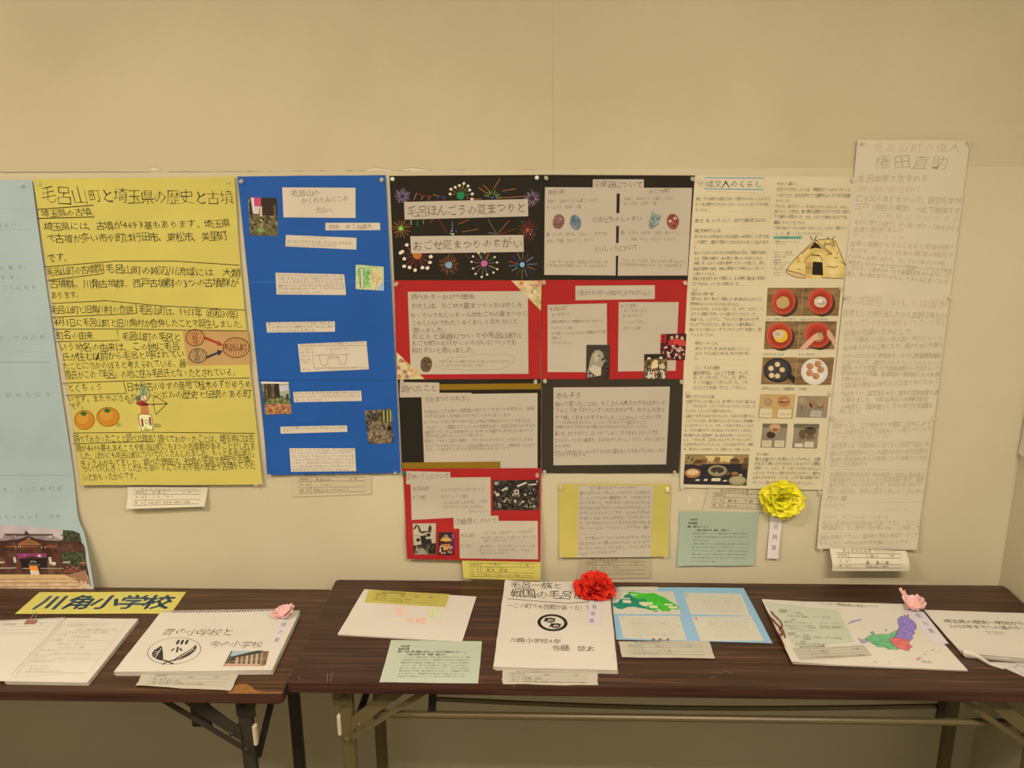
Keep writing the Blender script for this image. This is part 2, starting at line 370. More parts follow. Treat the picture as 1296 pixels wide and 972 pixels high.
def folding_table(name, label, x0, x1, y0, y1, zt, th, topm, metal, legx, shelf_dark, frame_m):
    t = empty(name, ((x0+x1)/2, (y0+y1)/2, 0), label, 'table', 'folding tables along the wall')
    ring, _ = slab(x0, x1, y0, y1, zt-th, zt)
    mb = MB(); rs = [ring(.003, zt), ring(.0008, zt-.0010), ring(0, zt-.003)]; n = 24
    mb.cur = 0; mb.add(rs[0], [tuple(range(n))])
    for a, b in ((0, 1), (1, 2)): mb.add(rs[a]+rs[b], [(i, n+i, n+(i+1) % n, (i+1) % n) for i in range(n)])
    mb.build('tabletop', topm, t, t)
    mb = MB(); rs = [ring(0, zt-.003), ring(0, zt-th+.003), ring(.003, zt-th)]
    for a, b in ((0, 1), (1, 2)): mb.add(rs[a]+rs[b], [(i, n+i, n+(i+1) % n, (i+1) % n) for i in range(n)])
    mb.add(rs[2], [tuple(range(n))[::-1]]); mb.build('edge_band', EDGEM, t, t)
    zu = zt-th
    fr = MB()
    for yy in (y0+.035, y1-.035): fr.bar((x0+.05, yy, zu-.006), (x1-.05, yy, zu-.006), .024, .012, (0, 1, 0))
    for xx in (x0+.05, x1-.05): fr.bar((xx, y0+.035, zu-.006), (xx, y1-.035, zu-.006), .024, .012, (1, 0, 0))
    fr.build('underframe', frame_m, t, t)
    yf, yr = y0+.055, y1-.075
    for (lx, sg) in legx:            # sg = direction towards the table's middle
        for yy, isf in ((yf, True), (yr, False)):
            MB().bar((lx, yy, zu-.004), (lx, yy, .02), .030, .022, (1, 0, 0)).build('leg', metal, t, t)
            MB().lathe((lx, yy, 0), (0, 0, 1), [(.016, 0), (.018, .004), (.018, .018), (.015, .024)]).build('rubber_foot', mat('black_rubber', (30, 28, 25), .8), t, t)
            # hinge bracket
            h = MB(); h.bar((lx-.006*sg, yy-.013 if isf else yy+.013, zu-.0), (lx-.006*sg, yy-.013 if isf else yy+.013, zu-.062), .044, .003, (1, 0, 0)); h.build('hinge_bracket', metal, t, t)
            # slotted folding brace: wide upper arm, thin lower arm, joined at the top by a round-nosed end
            o = -.016 if isf else .016; bx = lambda d: lx+sg*d; yb = yy+o
            A = lambda d, z: (bx(d), yb, zu-z)
            br = MB(); tk = (0, .004, 0)
            br.plate([A(.010, .128), A(.010, .092), A(.115, .0), A(.205, .0), A(.205, .006), A(.165, .018), A(.150, .014)], tk)
            br.plate([A(.010, .152), A(.010, .138), A(.165, .026), A(.165, .018), A(.205, .006), A(.202, .014)], tk)
            br.build('brace', metal, t, t)
            for d, z in ((.0, .145), (.0, .035), (.03, .105)):
                bo = MB()
                bo.lathe((bx(d), yb-.002 if isf else yb+.006, zu-z), (0, -1 if isf else 1, 0), [(.006, 0), (.006, .003), (.003, .005)], 8)
                bo.build('bolt', metal, t, t)
        MB().bar((lx+sg*.022, yf, zu-.115), (lx+sg*.022, yr, zu-.1), .012, .022, (1, 0, 0)).build('crossbar', metal, t, t)
        MB().bar((lx+.014, yf+.012, zu-(.125 if zt > .69 else .19)), (lx+.062, yf+.055, zu-.002), .014, .010, (1, 0, 0)).build('folding_stay', shelf_dark, t, t)
        MB().bar((lx-sg*.019, yf-.004, zu-.093), (lx-sg*.019, yf-.004, zu-.141), .009, .016, (1, 0, 0), .3).build('rubber_stop', mat('pale_stop', (196, 178, 134), .6), t, t)
    xa, xb = legx[0][0], legx[1][0]
    return t, zu, yf, yr, xa, xb
dark = mat('dark_brown_enamel', (50, 43, 33), .45, spec=.4); darker = mat('black_enamel', (34, 30, 23), .5)
olive = mat('olive_bronze_enamel', (92, 78, 44), .38, spec=.5)
tl, zu, yf, yr, xa, xb = folding_table('folding_table', 'older dark rosewood folding table at the left, worn edge, dark metal legs',
    -2.365, -.560, 1.553, 2.017, .676, .026, WOODL, dark, [(-2.25, 1), (-.668, -1)], darker, dark)
sh = MB(); sh.bar((-.845, 1.76, zu), (-.845, 1.76, .432), .05, .006, (1, 0, 0)); sh.build('shelf_bracket', dark, tl, tl)
MB().tube([(-2.2, yf+.19, zu-.02), (-.84, yf+.19, zu-.02)], .006).build('shelf_rod', dark, tl, tl)
# worn patch where the laminate has chipped away
ts = Surf('table', .676, amp=0)
k = Ink(ts, -1, crop(ts, 130, 740, 4.8)); chip = noise_mat('bare_chipboard', [(124, 78, 34), (146, 96, 44)], 90)
k.poly([(762, 652), (790, 618), (830, 603), (870, 602), (905, 620), (932, 646), (1000, 652), (1090, 650), (1094, 658), (900, 662), (762, 660)], chip)
k.build('chipped_patch', tl, tl)
tr, zu, yf, yr, xa, xb = folding_table('folding_table', 'newer rosewood folding table at the right with olive bronze metal legs',
    -.553, 1.2485, 1.565, 2.028, .700, .029, WOODR, olive, [(-.436, 1), (1.118, -1)], darker, olive)
MB().tube([(xa+.02, yf+.012, zu-.1), (xb-.02, yf+.012, zu-.1)], .0085, 12).build('stretcher', olive, tr, tr)
pp = [(xa+.19+(xb-xa-.38)*i/24, yf+.03, zu-.071-.015*math.sin(PI*i/24)) for i in range(25)]
MB().tube(pp, .0055, 10).build('shelf_rod', olive, tr, tr)
pp = [(xa+.19+(xb-xa-.38)*i/4, yr-.05, zu-.02) for i in range(5)]
MB().tube(pp, .0055, 10).build('shelf_rod', olive, tr, tr)
for xx in (xa+.2, xb-.2):
    MB().bar((xx, yf+.02, zu), (xx-.008, yf+.014, zu-.1), .018, .006, (1, 0, 0)).build('shelf_hanger', darker, tr, tr)
sc_l = noise_mat('scuff', [(160, 130, 95), (120, 88, 62)], 80)
tsr = Surf('table', .700, amp=0); k = Ink(tsr, -1, px(tsr)); q = random.Random(5)
for (x, y, a, b) in ((414, 852, 0, 10), (418, 853, 1, 9), (421, 850, -2, 8), (378, 856, 1, 4), (560, 858, 8, -1), (900, 851, 14, 1), (915, 849, 12, 3), (905, 856, -6, 2), (796, 852, 5, 3), (690, 849, 4, 1), (455, 846, 5, 0), (1110, 852, 5, 1), (1190, 845, 30, .5), (650, 870, 0, -3)):
    k.line([(x, y), (x+a*.5+.6, y+b*.5), (x+a, y+b)], .5, sc_l)
k.build('scratches', tr, tr)

# ---------------------------------------------------------------- push pins
clearm = bpy.data.materials.new('clear_plastic'); clearm.use_nodes = True
b_ = clearm.node_tree.nodes['Principled BSDF']; b_.inputs['Base Color'].default_value = (.9, .88, .82, 1)
b_.inputs['Transmission Weight'].default_value = .35; b_.inputs['Alpha'].default_value = .55; b_.inputs['Roughness'].default_value = .12; b_.inputs['IOR'].default_value = 1.46
steel = mat('steel', (.6, .58, .55), .3, metal=1, raw=True)
whitepl = mat('white_plastic', (225, 212, 180), .35); greenpl = mat('green_plastic', (25, 105, 75), .35)
def pin(x, y, label, kind='clear', group=None, tilt=0.0, surf=None):
    s_ = surf or Surf('wall', .003, amp=0)
    u, v = s_.uv(x, y); o = Vector(s_.P(u, v, 0)); n = (o - Vector(s_.P(u, v, -1))).normalized()
    dn = Vector((0, 0, -1)) if s_.k != 'table' else Vector((0, -1, 0))
    ax = (n + dn*(.12+tilt) + Vector((R.uniform(-.12, .12), 0, 0))).normalized(); o = o - n*.002
    t = empty('push_pin', o, label, 'push pin', group)
    MB().lathe(o-ax*.002, ax, [(.0005, 0), (.0005, .006)], 6).build('needle', steel, t, t)
    if kind == 'clear':
        mb = MB(); mb.lathe(o, ax, [(.0046, .001), (.0050, .002), (.0046, .003), (.0028, .0036), (.0024, .006), (.0026, .0085), (.0042, .0096), (.0048, .0108), (.0042, .0118)], 14)
        mb.build('pin_head', clearm, t, t, smooth=True)
    elif kind == 'pushwhite':
        MB().lathe(o, ax, [(.0046, .001), (.0050, .002), (.0046, .003), (.003, .0036), (.0026, .008), (.003, .0105), (.0046, .0116), (.0048, .0128), (.004, .0135)], 14).build('pin_head', whitepl, t, t, smooth=True)
    else:
        m = whitepl if kind == 'white' else greenpl
        MB().lathe(o, ax, [(.0012, 0), (.0036, .0006), (.0052, .0026), (.0052, .0042), (.0038, .0062), (.0014, .007)], 14).build('pin_head', m, t, t, smooth=True)
    return t

# ---------------------------------------------------------------- wall sheets
def entry_card_ink(s_, layer, q, rows, parent, root=None, col=(78, 66, 44), tcol=(60, 50, 36), head=True, hand=.6):
    k = Ink(s_, layer, quadf(s_, q))
    if head:
        k.text('郷土研究出品票', .16, .09, .55, .09, .13, col, hand=0)
        k.line([(.57, .10), (.88, .10)], .35, col)
    x0, x1, xm, y0, y1 = .08, .92, .235, .19, .86
    k.line([(x0, y0), (x1, y0), (x1, y1), (x0, y1)], .55, col, True)
    k.line([(xm, y0), (xm, y1)], .5, col)
    for t in (.37, .64): k.line([(x0, t), (x1, t)], .5, col)
    for txt, yy in (('学校学年', .28), ('氏　名', .51), ('題　名', .75)): k.text(txt, x0+.02, yy, xm-.02, yy, .11, col, hand=0)
    for txt, x, x2, yy, h in rows: k.text(txt, x, yy, x2, yy, h, tcol, hand=hand)
    k.build('entry_writing', parent, root)

# ----- pale blue poster at the far left
s_ = Surf('wall', .004, amp=.0012, lifts=[(1, 1.0, .70, .042, 2), (0, -1.21, -1.02, .012, 2)], seed=1)
pblue = paper_mat('pale_blue_paper', (166, 178, 165), .05)
o = sheet('pale_blue_poster', s_, [((-75, 228), (40.5, 228)), ((-70, 330), (54, 330)), ((-62, 470), (74, 470)), ((-55, 582), (90.5, 582)), ((-50, 640), (97, 641)), ((-48, 660), (100, 659)), ((-46, 678), (107, 676)), ((-44, 705), (112.5, 704)), ((-42, 748), (119, 746))], pblue, n=(22, 48), seed=4)
tag(o, 'pale blue poster with faint pencil writing and a shrine photograph at its foot', 'poster')
k = Ink(s_, 0, crop(s_, 0, 200, 3.812)); pc = (112, 112, 98)
for t_, x0, x1, y, h in (('あるい、', -20, 120, 325, 22), ('います。', -12, 156, 530, 24), ('です。', -10, 118, 578, 24), ('とことになり', -30, 182, 627, 24), ('だお、つべにが', -60, 226, 868, 24)):
    k.text(t_, x0, y, x1, y-4, h, pc, -.012)
for y in (245, 345): k.line([(-60, y), (150, y)], .4, (150, 152, 130))
k.line([(-60, 497), (180, 497), (212, 705)], .5, (188, 178, 112)); k.line([(-60, 935), (235, 935)], .5, (188, 178, 112)); k.line([(150, 497), (205, 930)], .4, (170, 170, 130))
k.fr = crop(s_, 0, 420, 3.812)
k.line([(-60, 146), (246, 146)], .6, (120, 122, 100)); k.line([(-60, 95), (235, 97)], .4, (188, 178, 112))
k.text('うが地名にな', -30, 308, 258, 300, 22, pc, -.012); k.text('て、22この村が', 5, 764, 312, 752, 24, pc, -.012)
k.line([(-60, 692), (330, 692)], .45, (120, 122, 104)); k.line([(-60, 190), (260, 190)], .3, (150, 152, 130))
k.text('んじょじょう　です。', -20, 890, 335, 892, 22, pc, -.012)
k.build('pencil_writing', o)
ph = sheet('shrine_photograph', s_, [((-40, 662), (4, 663.8+.4)), ][:0] + [((-44, 663), (80, 671)), ((-43, 690), (105, 688)), ((-42, 712), (109.5, 712)), ((-41, 745), (115, 741))], noise_mat('shrine_photo', [(52, 32, 24), (78, 48, 36), (100, 66, 50)], 40), layer=1, parent=o, n=(20, 14))
k = Ink(s_, 1, crop(s_, 0, 640, 8.64)); fol = noise_mat('photo_foliage', [(30, 34, 22), (58, 64, 40), (88, 92, 62)], 130)
sky = noise_mat('photo_sky', [(176, 160, 152), (190, 172, 160)], 30); roof = noise_mat('photo_roof', [(120, 104, 96), (150, 132, 122)], 60)
stone = noise_mat('photo_paving', [(168, 130, 100), (196, 162, 124), (206, 178, 140)], 60); gold = (150, 96, 52)
k.poly([(-370, 205), (0, 205), (350, 228), (690, 265), (690, 372), (640, 374), (420, 360), (0, 360), (-370, 360)], sky)
k.poly([(690, 265), (800, 272), (870, 300), (895, 390), (680, 388), (665, 330)], fol); k.poly([(670, 540), (740, 500), (905, 500), (935, 600), (930, 660), (700, 640)], fol)
k.poly([(-370, 390), (-60, 345), (10, 372), (50, 318), (570, 318), (660, 372), (660, 384), (480, 378), (310, 330), (190, 368), (20, 384), (-370, 400)], roof)
k.poly([(45, 304), (580, 308), (580, 330), (50, 330)], (84, 64, 54)); k.poly([(270, 300), (285, 262), (300, 285), (320, 305), (340, 318), (270, 318)], (60, 48, 42))
k.poly([(0, 384), (180, 374), (310, 330), (430, 368), (520, 382), (660, 384), (660, 400), (480, 396), (310, 352), (190, 396), (0, 402)], (58, 38, 30))
k.poly([(190, 420), (320, 360), (450, 420), (440, 430), (200, 430)], gold); k.poly([(260, 412), (320, 376), (390, 412)], (112, 74, 42))
for p_ in ([(65, 440), (180, 430), (180, 450), (65, 456)], [(240, 440), (420, 440), (420, 452), (240, 456)], [(500, 430), (620, 440), (620, 456), (500, 452)]): k.poly(p_, (136, 72, 44))
for x in (175, 205, 225, 455, 495): k.ell(x, 440+(x % 20), 7, 9, (196, 176, 130), 6)
k.poly([(180, 518), (510, 520), (510, 560), (440, 568), (350, 548), (260, 570), (200, 578)], (134, 54, 92))
for x in (266, 432): k.ell(x, 546, 20, 14, (206, 176, 176), 10)
k.poly([(215, 580), (505, 570), (520, 700), (205, 700)], (30, 24, 22)); k.box(330, 600, 400, 622, (128, 120, 108)); k.box(310, 636, 440, 656, (90, 82, 74))
k.poly([(165, 760), (190, 600), (225, 600), (248, 760)], (92, 56, 40)); k.poly([(530, 745), (520, 600), (560, 620), (600, 750)], (104, 72, 52))
k.poly([(60, 560), (140, 560), (140, 640), (60, 640)], (84, 44, 34)); k.poly([(570, 520), (660, 520), (660, 640), (590, 640)], (88, 46, 36))
for a in ((-60, 610, 52, 625), (690, 610, 770, 624)): k.box(*a, (190, 170, 140))
k.poly([(-60, 676), (180, 672), (180, 684), (-60, 690)], (160, 146, 124)); k.box(250, 680, 325, 690, (170, 150, 122)); k.box(440, 680, 700, 688, (160, 140, 110))
k.poly([(145, 562), (172, 562), (182, 620), (155, 622)], (190, 176, 148)); k.poly([(530, 562), (562, 562), (574, 636), (542, 640)], (190, 176, 148)); k.ell(590, 632, 24, 20, (200, 184, 156), 10)
k.poly([(320, 656), (410, 656), (425, 708), (330, 706)], (226, 130, 40)); k.poly([(330, 706), (425, 708), (436, 762), (342, 762)], (206, 190, 156))
k.poly([(-370, 760), (960, 760), (985, 865), (1010, 905), (600, 912), (-370, 940)], stone); k.poly([(-60, 750), (720, 752), (860, 830), (-60, 830)], (196, 158, 102))
for y in (800, 842, 882): k.line([(-370, y+4), (-60, y+2), (870, y-4)], 1.0, (136, 100, 62)); k.line([(-370, y-6), (860, y-10)], .9, (214, 182, 120))
k.poly([(720, 760), (940, 700), (980, 860), (860, 830)], (146, 104, 74)); k.poly([(700, 700), (850, 690), (830, 730), (690, 736)], (120, 62, 46)); k.box(880, 618, 945, 632, (190, 96, 44))
k.blobs(680, 280, 880, 380, [(40, 44, 28), (80, 84, 54)], 30, 14); k.blobs(650, 650, 900, 720, [(150, 100, 80), (100, 62, 50), (170, 120, 96)], 24, 10)
k.build('shrine_picture', ph, o)

# ----- yellow poster
s_ = Surf('wall', .0062, amp=.0008, lifts=[(1, .58+.6, 1.0, .006, 2)], seed=2)
yel = paper_mat('yellow_paper', (200, 182, 84), .05)
o = sheet('yellow_poster', s_, [((42, 226.5), (296.5, 224)), ((58, 330), (304, 330)), ((84, 480), (318, 480)), ((102, 614), (332, 613.5))], yel, n=(26, 36), edge=.0004, seed=2)
tag(o, 'bright yellow poster covered in large black handwriting with persimmons and an archer', 'poster')
k = Ink(s_, 0, crop(s_, 0, 200, 3.812))
k.text('毛呂山', 200, 172, 420, 182, 92, PEN, -.016, ks=1); k.text('町と埼玉県の歴史と古墳', 425, 182, 1125, 190, 72, PEN, -.012)
k.line([(184, 248), (452, 228), (455, 284), (182, 292)], 1.2, PEN, True)
k.text('埼玉県の古墳', 198, 268, 440, 260, 38, PEN)
k.text('埼玉県には、古墳が4693基もあります。埼玉県', 212, 330, 1112, 316, 42, PEN); k.text('で古墳が多い市や町は行田市、東松市、美里町', 228, 388, 1096, 378, 46, PEN); k.text('です。', 228, 482, 350, 478, 50, PEN)
k.line([(212, 526), (560, 497), (840, 497), (1155, 517)], 1, PEN); k.line([(495, 508), (502, 556)], 1, PEN); k.line([(228, 590), (500, 558)], 1, PEN)
k.text('毛呂山町の古墳群', 226, 550, 490, 532, 42, PEN); k.text('毛呂山町の越辺川流域には　大類', 508, 532, 1160, 556, 44, PEN)
k.text('古墳群、川角古墳群、西戸古墳群の3つの古墳群が', 240, 606, 1150, 600, 44, PEN); k.text('あります。', 246, 665, 400, 655, 40, PEN)
k.line([(248, 702), (512, 688), (760, 712), (1185, 734)], 1, PEN); k.line([(655, 700), (660, 750)], 1, PEN); k.line([(252, 768), (660, 750)], 1, PEN)
k.text('毛呂山町と旧角川村の合併', 248, 732, 640, 728, 40, PEN); k.text('毛呂山町は、1955年（昭和30年）', 672, 732, 1172, 758, 44, PEN)
k.text('4月1日に毛呂山町と旧川角村が合併したことで誕生しました。', 262, 792, 1190, 802, 42, PEN)
k.line([(260, 826), (560, 824), (880, 830), (1190, 834)], 1, PEN); k.line([(565, 828), (575, 880), (268, 886)], 1, PEN); k.line([(882, 832), (906, 972)], 1, PEN)
k.text('町名の由来', 272, 856, 450, 856, 42, PEN); k.text('毛呂山町の毛呂と', 588, 858, 872, 864, 42, PEN)
k.fr = crop(s_, 0, 420, 3.812)
k.text('いう地名の由来は、この地に毛呂', 286, 74, 870, 70, 44, PEN); k.text('氏が住む以前から毛呂と呼ばれてい', 300, 122, 890, 106, 42, PEN)
k.text('たことにさかのぼると考えられている。藤', 302, 166, 898, 150, 40, PEN); k.text('原氏がこの「毛呂」の地に住み毛呂氏となったとされている。', 316, 208, 1150, 192, 44, PEN)
k.line([(302, 248), (620, 236), (1205, 222)], 1, PEN); k.line([(596, 240), (610, 295)], 1, PEN); k.line([(318, 306), (610, 297)], 1, PEN)
k.text('とくちょう', 324, 272, 496, 266, 42, PEN); k.text('日本最古のゆずの産地で桂木ゆずがゆうめ', 612, 266, 1212, 250, 44, PEN)
k.text('いです。またやぶさめが', 326, 324, 660, 316, 40, PEN); k.text('シンボルの歴史と伝統のある町', 700, 304, 1210, 298, 42, PEN); k.text('です。', 338, 358, 420, 354, 38, PEN)
for cx, cy, rx in ((408, 425, 48), (522, 410, 54)):
    k.ell(cx, cy, rx, 46, (192, 124, 32), 20); k.ell(cx-8, cy-8, rx*.6, 26, (200, 140, 48), 14); k.ring(cx, cy, rx, 46, .9, (110, 70, 24))
    k.poly([(cx-22, cy-30), (cx-8, cy-42), (cx+12, cy-36), (cx+8, cy-24), (cx-6, cy-18)], (44, 96, 40))
k.text('図2', 562, 448, 590, 448, 18, PEN); k.text('図3', 745, 452, 778, 452, 18, PEN); k.text('図1', 616, 340, 648, 336, 18, PEN)
# mounted archer drawing
k.poly([(672, 300), (680, 268), (700, 262), (712, 298), (700, 318), (680, 318)], (128, 150, 110)); k.ell(694, 320, 14, 16, (226, 190, 140), 12); k.ring(694, 320, 15, 17, .7, PEN)
k.poly([(652, 340), (690, 330), (718, 348), (708, 362), (668, 356)], (150, 50, 44)); k.poly([(678, 360), (716, 356), (722, 400), (700, 412), (680, 400)], (190, 120, 60))
k.poly([(668, 400), (690, 396), (730, 400), (740, 460), (722, 476), (700, 455), (690, 474), (670, 470)], (222, 214, 150)); k.line([(668, 400), (690, 396), (730, 400), (740, 460), (738, 478)], .9, PEN); k.line([(668, 400), (672, 440), (684, 478)], .9, PEN)
k.poly([(680, 420), (690, 418), (694, 455), (684, 458)], (150, 44, 40)); k.poly([(718, 410), (728, 412), (732, 452), (722, 450)], (150, 44, 40)); k.ring(708, 434, 8, 10, .7, PEN)
k.line([(740, 305), (790, 335), (806, 345), (790, 362), (752, 400)], 1, PEN); k.line([(740, 305), (742, 352), (752, 400)], .7, PEN); k.line([(690, 352), (808, 346)], 1.2, PEN); k.line([(680, 345), (745, 352)], 1, PEN); k.line([(796, 338), (810, 346), (796, 352)], 1, PEN)
for a in range(8): k.line([(700+a*4, 470), (697+a*4, 476+a % 3)], .5, PEN)
k.poly([(652, 318), (668, 304), (682, 312), (676, 334), (658, 334)], (90, 104, 76)); k.ring(706, 300, 16, 34, .7, PEN)
k.line([(352, 488), (700, 484), (1230, 490)], 1, PEN); k.line([(745, 494), (748, 528), (354, 540)], 1, PEN)
k.text('調べてわかったことと調べた理由', 356, 516, 738, 512, 42, PEN); k.text('調べてわかったことは、埼玉県には古', 762, 518, 1226, 514, 42, PEN)
for i, (t_, x0, y0, x1, y1) in enumerate((('墳が4693基もあることや毛呂山町にも3つの古墳群があることがしれま', 366, 562, 1232, 548), ('した。ほかにも毛呂山町についてたくさんしれました。もっと毛呂山町に', 384, 598, 1228, 580), ('きょうみがもてました。調べた理由は、社会の学習で歴史や古墳に', 386, 636, 1230, 612), ('ついてべんきょうしたから前のすんでる町や県の歴史や古墳をしりた', 400, 662, 1232, 646), ('いとおもったからです。', 400, 704, 672, 692))):
    k.text(t_, x0, y0, x1, y1, 38, PEN)
k.build('handwriting', o)
dg = sheet('diagram_card', s_, [(231, 418), (314, 419.5), (317, 461.5), (237.5, 462.5)], paper_mat('tan_card', (186, 146, 84), .06), 1, o, n=(8, 6))
k = Ink(s_, 1, crop(s_, 0, 420, 3.812)); rd = (176, 60, 36)
for cx, cy, rx, ry, hc, n_ in ((942, 28, 44, 40, rd, 7), (955, 115, 42, 34, (92, 88, 78), 7), (1140, 76, 64, 48, (150, 60, 36), 10)):
    for i in range(n_):
        a = -1+2*(i+.5)/n_; hh = ry*math.sqrt(max(0, 1-a*a)); k.line([(cx+a*rx-10, cy+hh), (cx+a*rx+10, cy-hh)], .8, hc)
    k.ring(cx, cy, rx, ry, 1, (60, 40, 26))
for i, ch in enumerate('川角村'): k.text(ch, 928, 8+i*22, 954, 8+i*22, 22, PEN)
for i, ch in enumerate('毛呂村'): k.text(ch, 940, 94+i*20, 964, 94+i*20, 20, PEN)
k.text('毛呂山町', 1082, 76, 1190, 74, 34, PEN)
for p_, c_ in (([(990, 22), (1055, 50), (1050, 38), (1078, 66), (1046, 66), (1050, 58), (986, 34)], (160, 44, 32)), ([(994, 118), (1050, 96), (1046, 86), (1076, 92), (1056, 116), (1052, 106), (996, 130)], (44, 44, 64))): k.poly(p_, c_)
k.build('diagram', dg, o)
s2 = Surf('wall', .0045, amp=.0005, lifts=[(1, .955, .895, .026, 1.6)], seed=3)
crm = paper_mat('cream_card', (208, 192, 153), .04); q_ = [(161, 616), (263, 617), (258.5, 641), (159.5, 644)]
c_ = sheet('entry_card', s2, q_, crm, n=(10, 8)); tag(c_, 'cream printed entry card curling out from under the bottom of the yellow poster', 'card')
entry_card_ink(s2, 0, q_, [('川角小', .3, .5, .28, .13), ('4年', .68, .82, .28, .12), ('うえ　はる', .3, .6, .48, .12), ('毛呂山町と埼玉県の歴史と古墳', .27, .8, .76, .12)], c_)

# ----- blue poster with glued slips
s_ = Surf('wall', .0035, amp=.0007, lifts=[(1, 1.13, 1.06, .003, 2)], seed=5)
blu = paper_mat('royal_blue_paper', (30, 82, 142), .05, .6)
o = sheet('blue_poster', s_, [((300.5, 223.2), (488, 221.6)), ((338.5, 601), (507, 598.5))], blu, n=(20, 36), edge=.0003, seed=5)
tag(o, 'royal blue poster with glued white writing slips and woodland photographs', 'poster')
k = Ink(s_, 0, crop(s_, 290, 340, 5.891)); k.line([(155, 101), (600, 101), (1220, 88)], .5, (60, 116, 172)); k.line([(212, 830), (700, 834), (1250, 832)], .8, (22, 62, 112)); k.build('fold_creases', o)
slip = paper_mat('white_slip', (204, 187, 153), .04, creases=.15)
def slip_card(fr, q4, lines, H, name='writing_slip', m=slip, layer=1, extra=None, col=PCL, off=0, par=None, root=None, n=(8, 4)):
    qp = [fr(*p) for p in q4]; inv = lambda x, y: None
    g = sheet(name, cs, q4, m, layer, par, root, n=n, fr=fr)
    k = Ink(cs, layer, fr)
    for t_ in lines: k.text(t_[0], t_[1], t_[2], t_[3], t_[4], t_[5] if len(t_) > 5 else H, col, off)
    if extra: extra(k)
    k.build('slip_writing', g, root or par); return g
cs = s_; fc = crop(s_, 290, 210, 5.891); fd = crop(s_, 290, 340, 5.891); fe = crop(s_, 290, 470, 5.891)
slip_card(fc, [(396, 160), (942, 163), (943, 388), (406, 383)], [('毛呂山の', 460, 205, 680, 200, 48), ('かくれたみどころ', 540, 262, 890, 240, 44), ('土山へ', 640, 330, 772, 328, 44)], 40, par=o)
slip_card(fc, [(718, 424), (1125, 424), (1127, 478), (718, 480)], [('四年　井ご谷直人', 745, 456, 1070, 450, 34)], 34, par=o)
slip_card(fc, [(424, 514), (950, 536), (949, 624), (420, 600)], [('しらべたきっかけ', 550, 530, 725, 536, 18), ('山のみどりがたくさんあっていいところだから、', 435, 560, 935, 578, 26), ('もっとくわしくしらべたいとおもいました', 430, 588, 800, 594, 24)], 26, par=o)
slip_card(fc, [(346, 796), (858, 808), (873, 962), (354, 958)], [('はじめにかくれたみどころはどこにあるのだろうか', 356, 812, 850, 822, 22), ('と思いお父さんときいて見たところ、山の中', 360, 838, 850, 844, 22), ('にふるい木があることがわかりましたよ', 366, 864, 850, 866, 22), ('道を歩いていくと大きなかんばんが見えてきて右', 366, 892, 862, 890, 22), ('にまがると林の中にはいります。そこからはさかみち', 364, 918, 862, 912, 22), ('をのぼっていきました。すぐに', 366, 944, 690, 942, 22)], 22, par=o)
slip_card(fd, [(276, 400), (788, 392), (790, 470), (283, 476)], [('道のとちゅうにはいろいろな虫や花があり', 286, 410, 780, 404, 22), ('とても気もちのいい場所だとおもいました。鳥の', 290, 436, 778, 430, 22), ('こえもたくさんきこえました', 290, 462, 640, 458, 22)], 22, par=o)
def well(k):
    k.line([(530, 578), (1026, 572)], .5, PCL); k.line([(616, 580), (634, 745)], .5, PCL); k.line([(640, 645), (895, 638)], .6, PCL); k.line([(762, 605), (764, 642)], .6, PCL)
    k.line([(670, 645), (682, 700), (700, 722), (725, 720), (735, 700), (738, 655), (820, 655), (826, 700), (845, 715), (868, 708), (876, 680), (876, 642)], .6, PCL); k.line([(630, 738), (1030, 738)], .4, PCL)
slip_card(fd, [(512, 562), (1024, 540), (1043, 750), (535, 772)], [('むかしの人が水をくんでいた場所でどうぐなども', 522, 570, 1012, 552, 18), ('このいどのかたちずです', 705, 600, 880, 594, 18), ('水の中', 740, 668, 815, 666, 18), ('ここは水', 526, 600, 605, 598, 20), ('がとても', 526, 626, 606, 624, 20), ('つめたく', 528, 652, 608, 650, 20), ('きれいだ', 530, 678, 610, 676, 20), ('とおもい', 532, 702, 612, 700, 20), ('ました。またいってみたいとおもいます', 545, 752, 960, 738, 18)], 18, par=o, extra=well)
slip_card(fe, [(478, 152), (984, 144), (990, 220), (484, 230)], [('むかしからある大きな木は町のひとたちが', 488, 162, 975, 158, 22), ('たいせつにまもってきたものだということをしり', 490, 190, 978, 182, 22), ('ました。すごいです', 492, 216, 690, 214, 22)], 22, par=o)
slip_card(fe, [(382, 412), (878, 402), (882, 450), (385, 464)], [('さいごに見つけたのはとても広いところで', 400, 426, 865, 418, 22), ('した', 405, 446, 450, 444, 20)], 22, par=o)
slip_card(fe, [(450, 573), (938, 573), (948, 743), (462, 748)], [('かんそう　しらべてみてわかったことは山には', 462, 588, 930, 584, 22), ('たくさんのみどころがあるということです。', 462, 608, 935, 604, 20), ('そしてむかしの人がのこしてくれたものを', 464, 634, 935, 630, 20), ('これからもたいせつにしていきたいとおも', 466, 658, 936, 654, 20), ('いました。毛呂山にはまだしらないところが', 466, 682, 936, 678, 20), ('いっぱいあるのでまたしらべたいです。', 468, 708, 936, 704, 20), ('ありがとうございました。お父さん', 470, 732, 900, 730, 20)], 20, par=o)
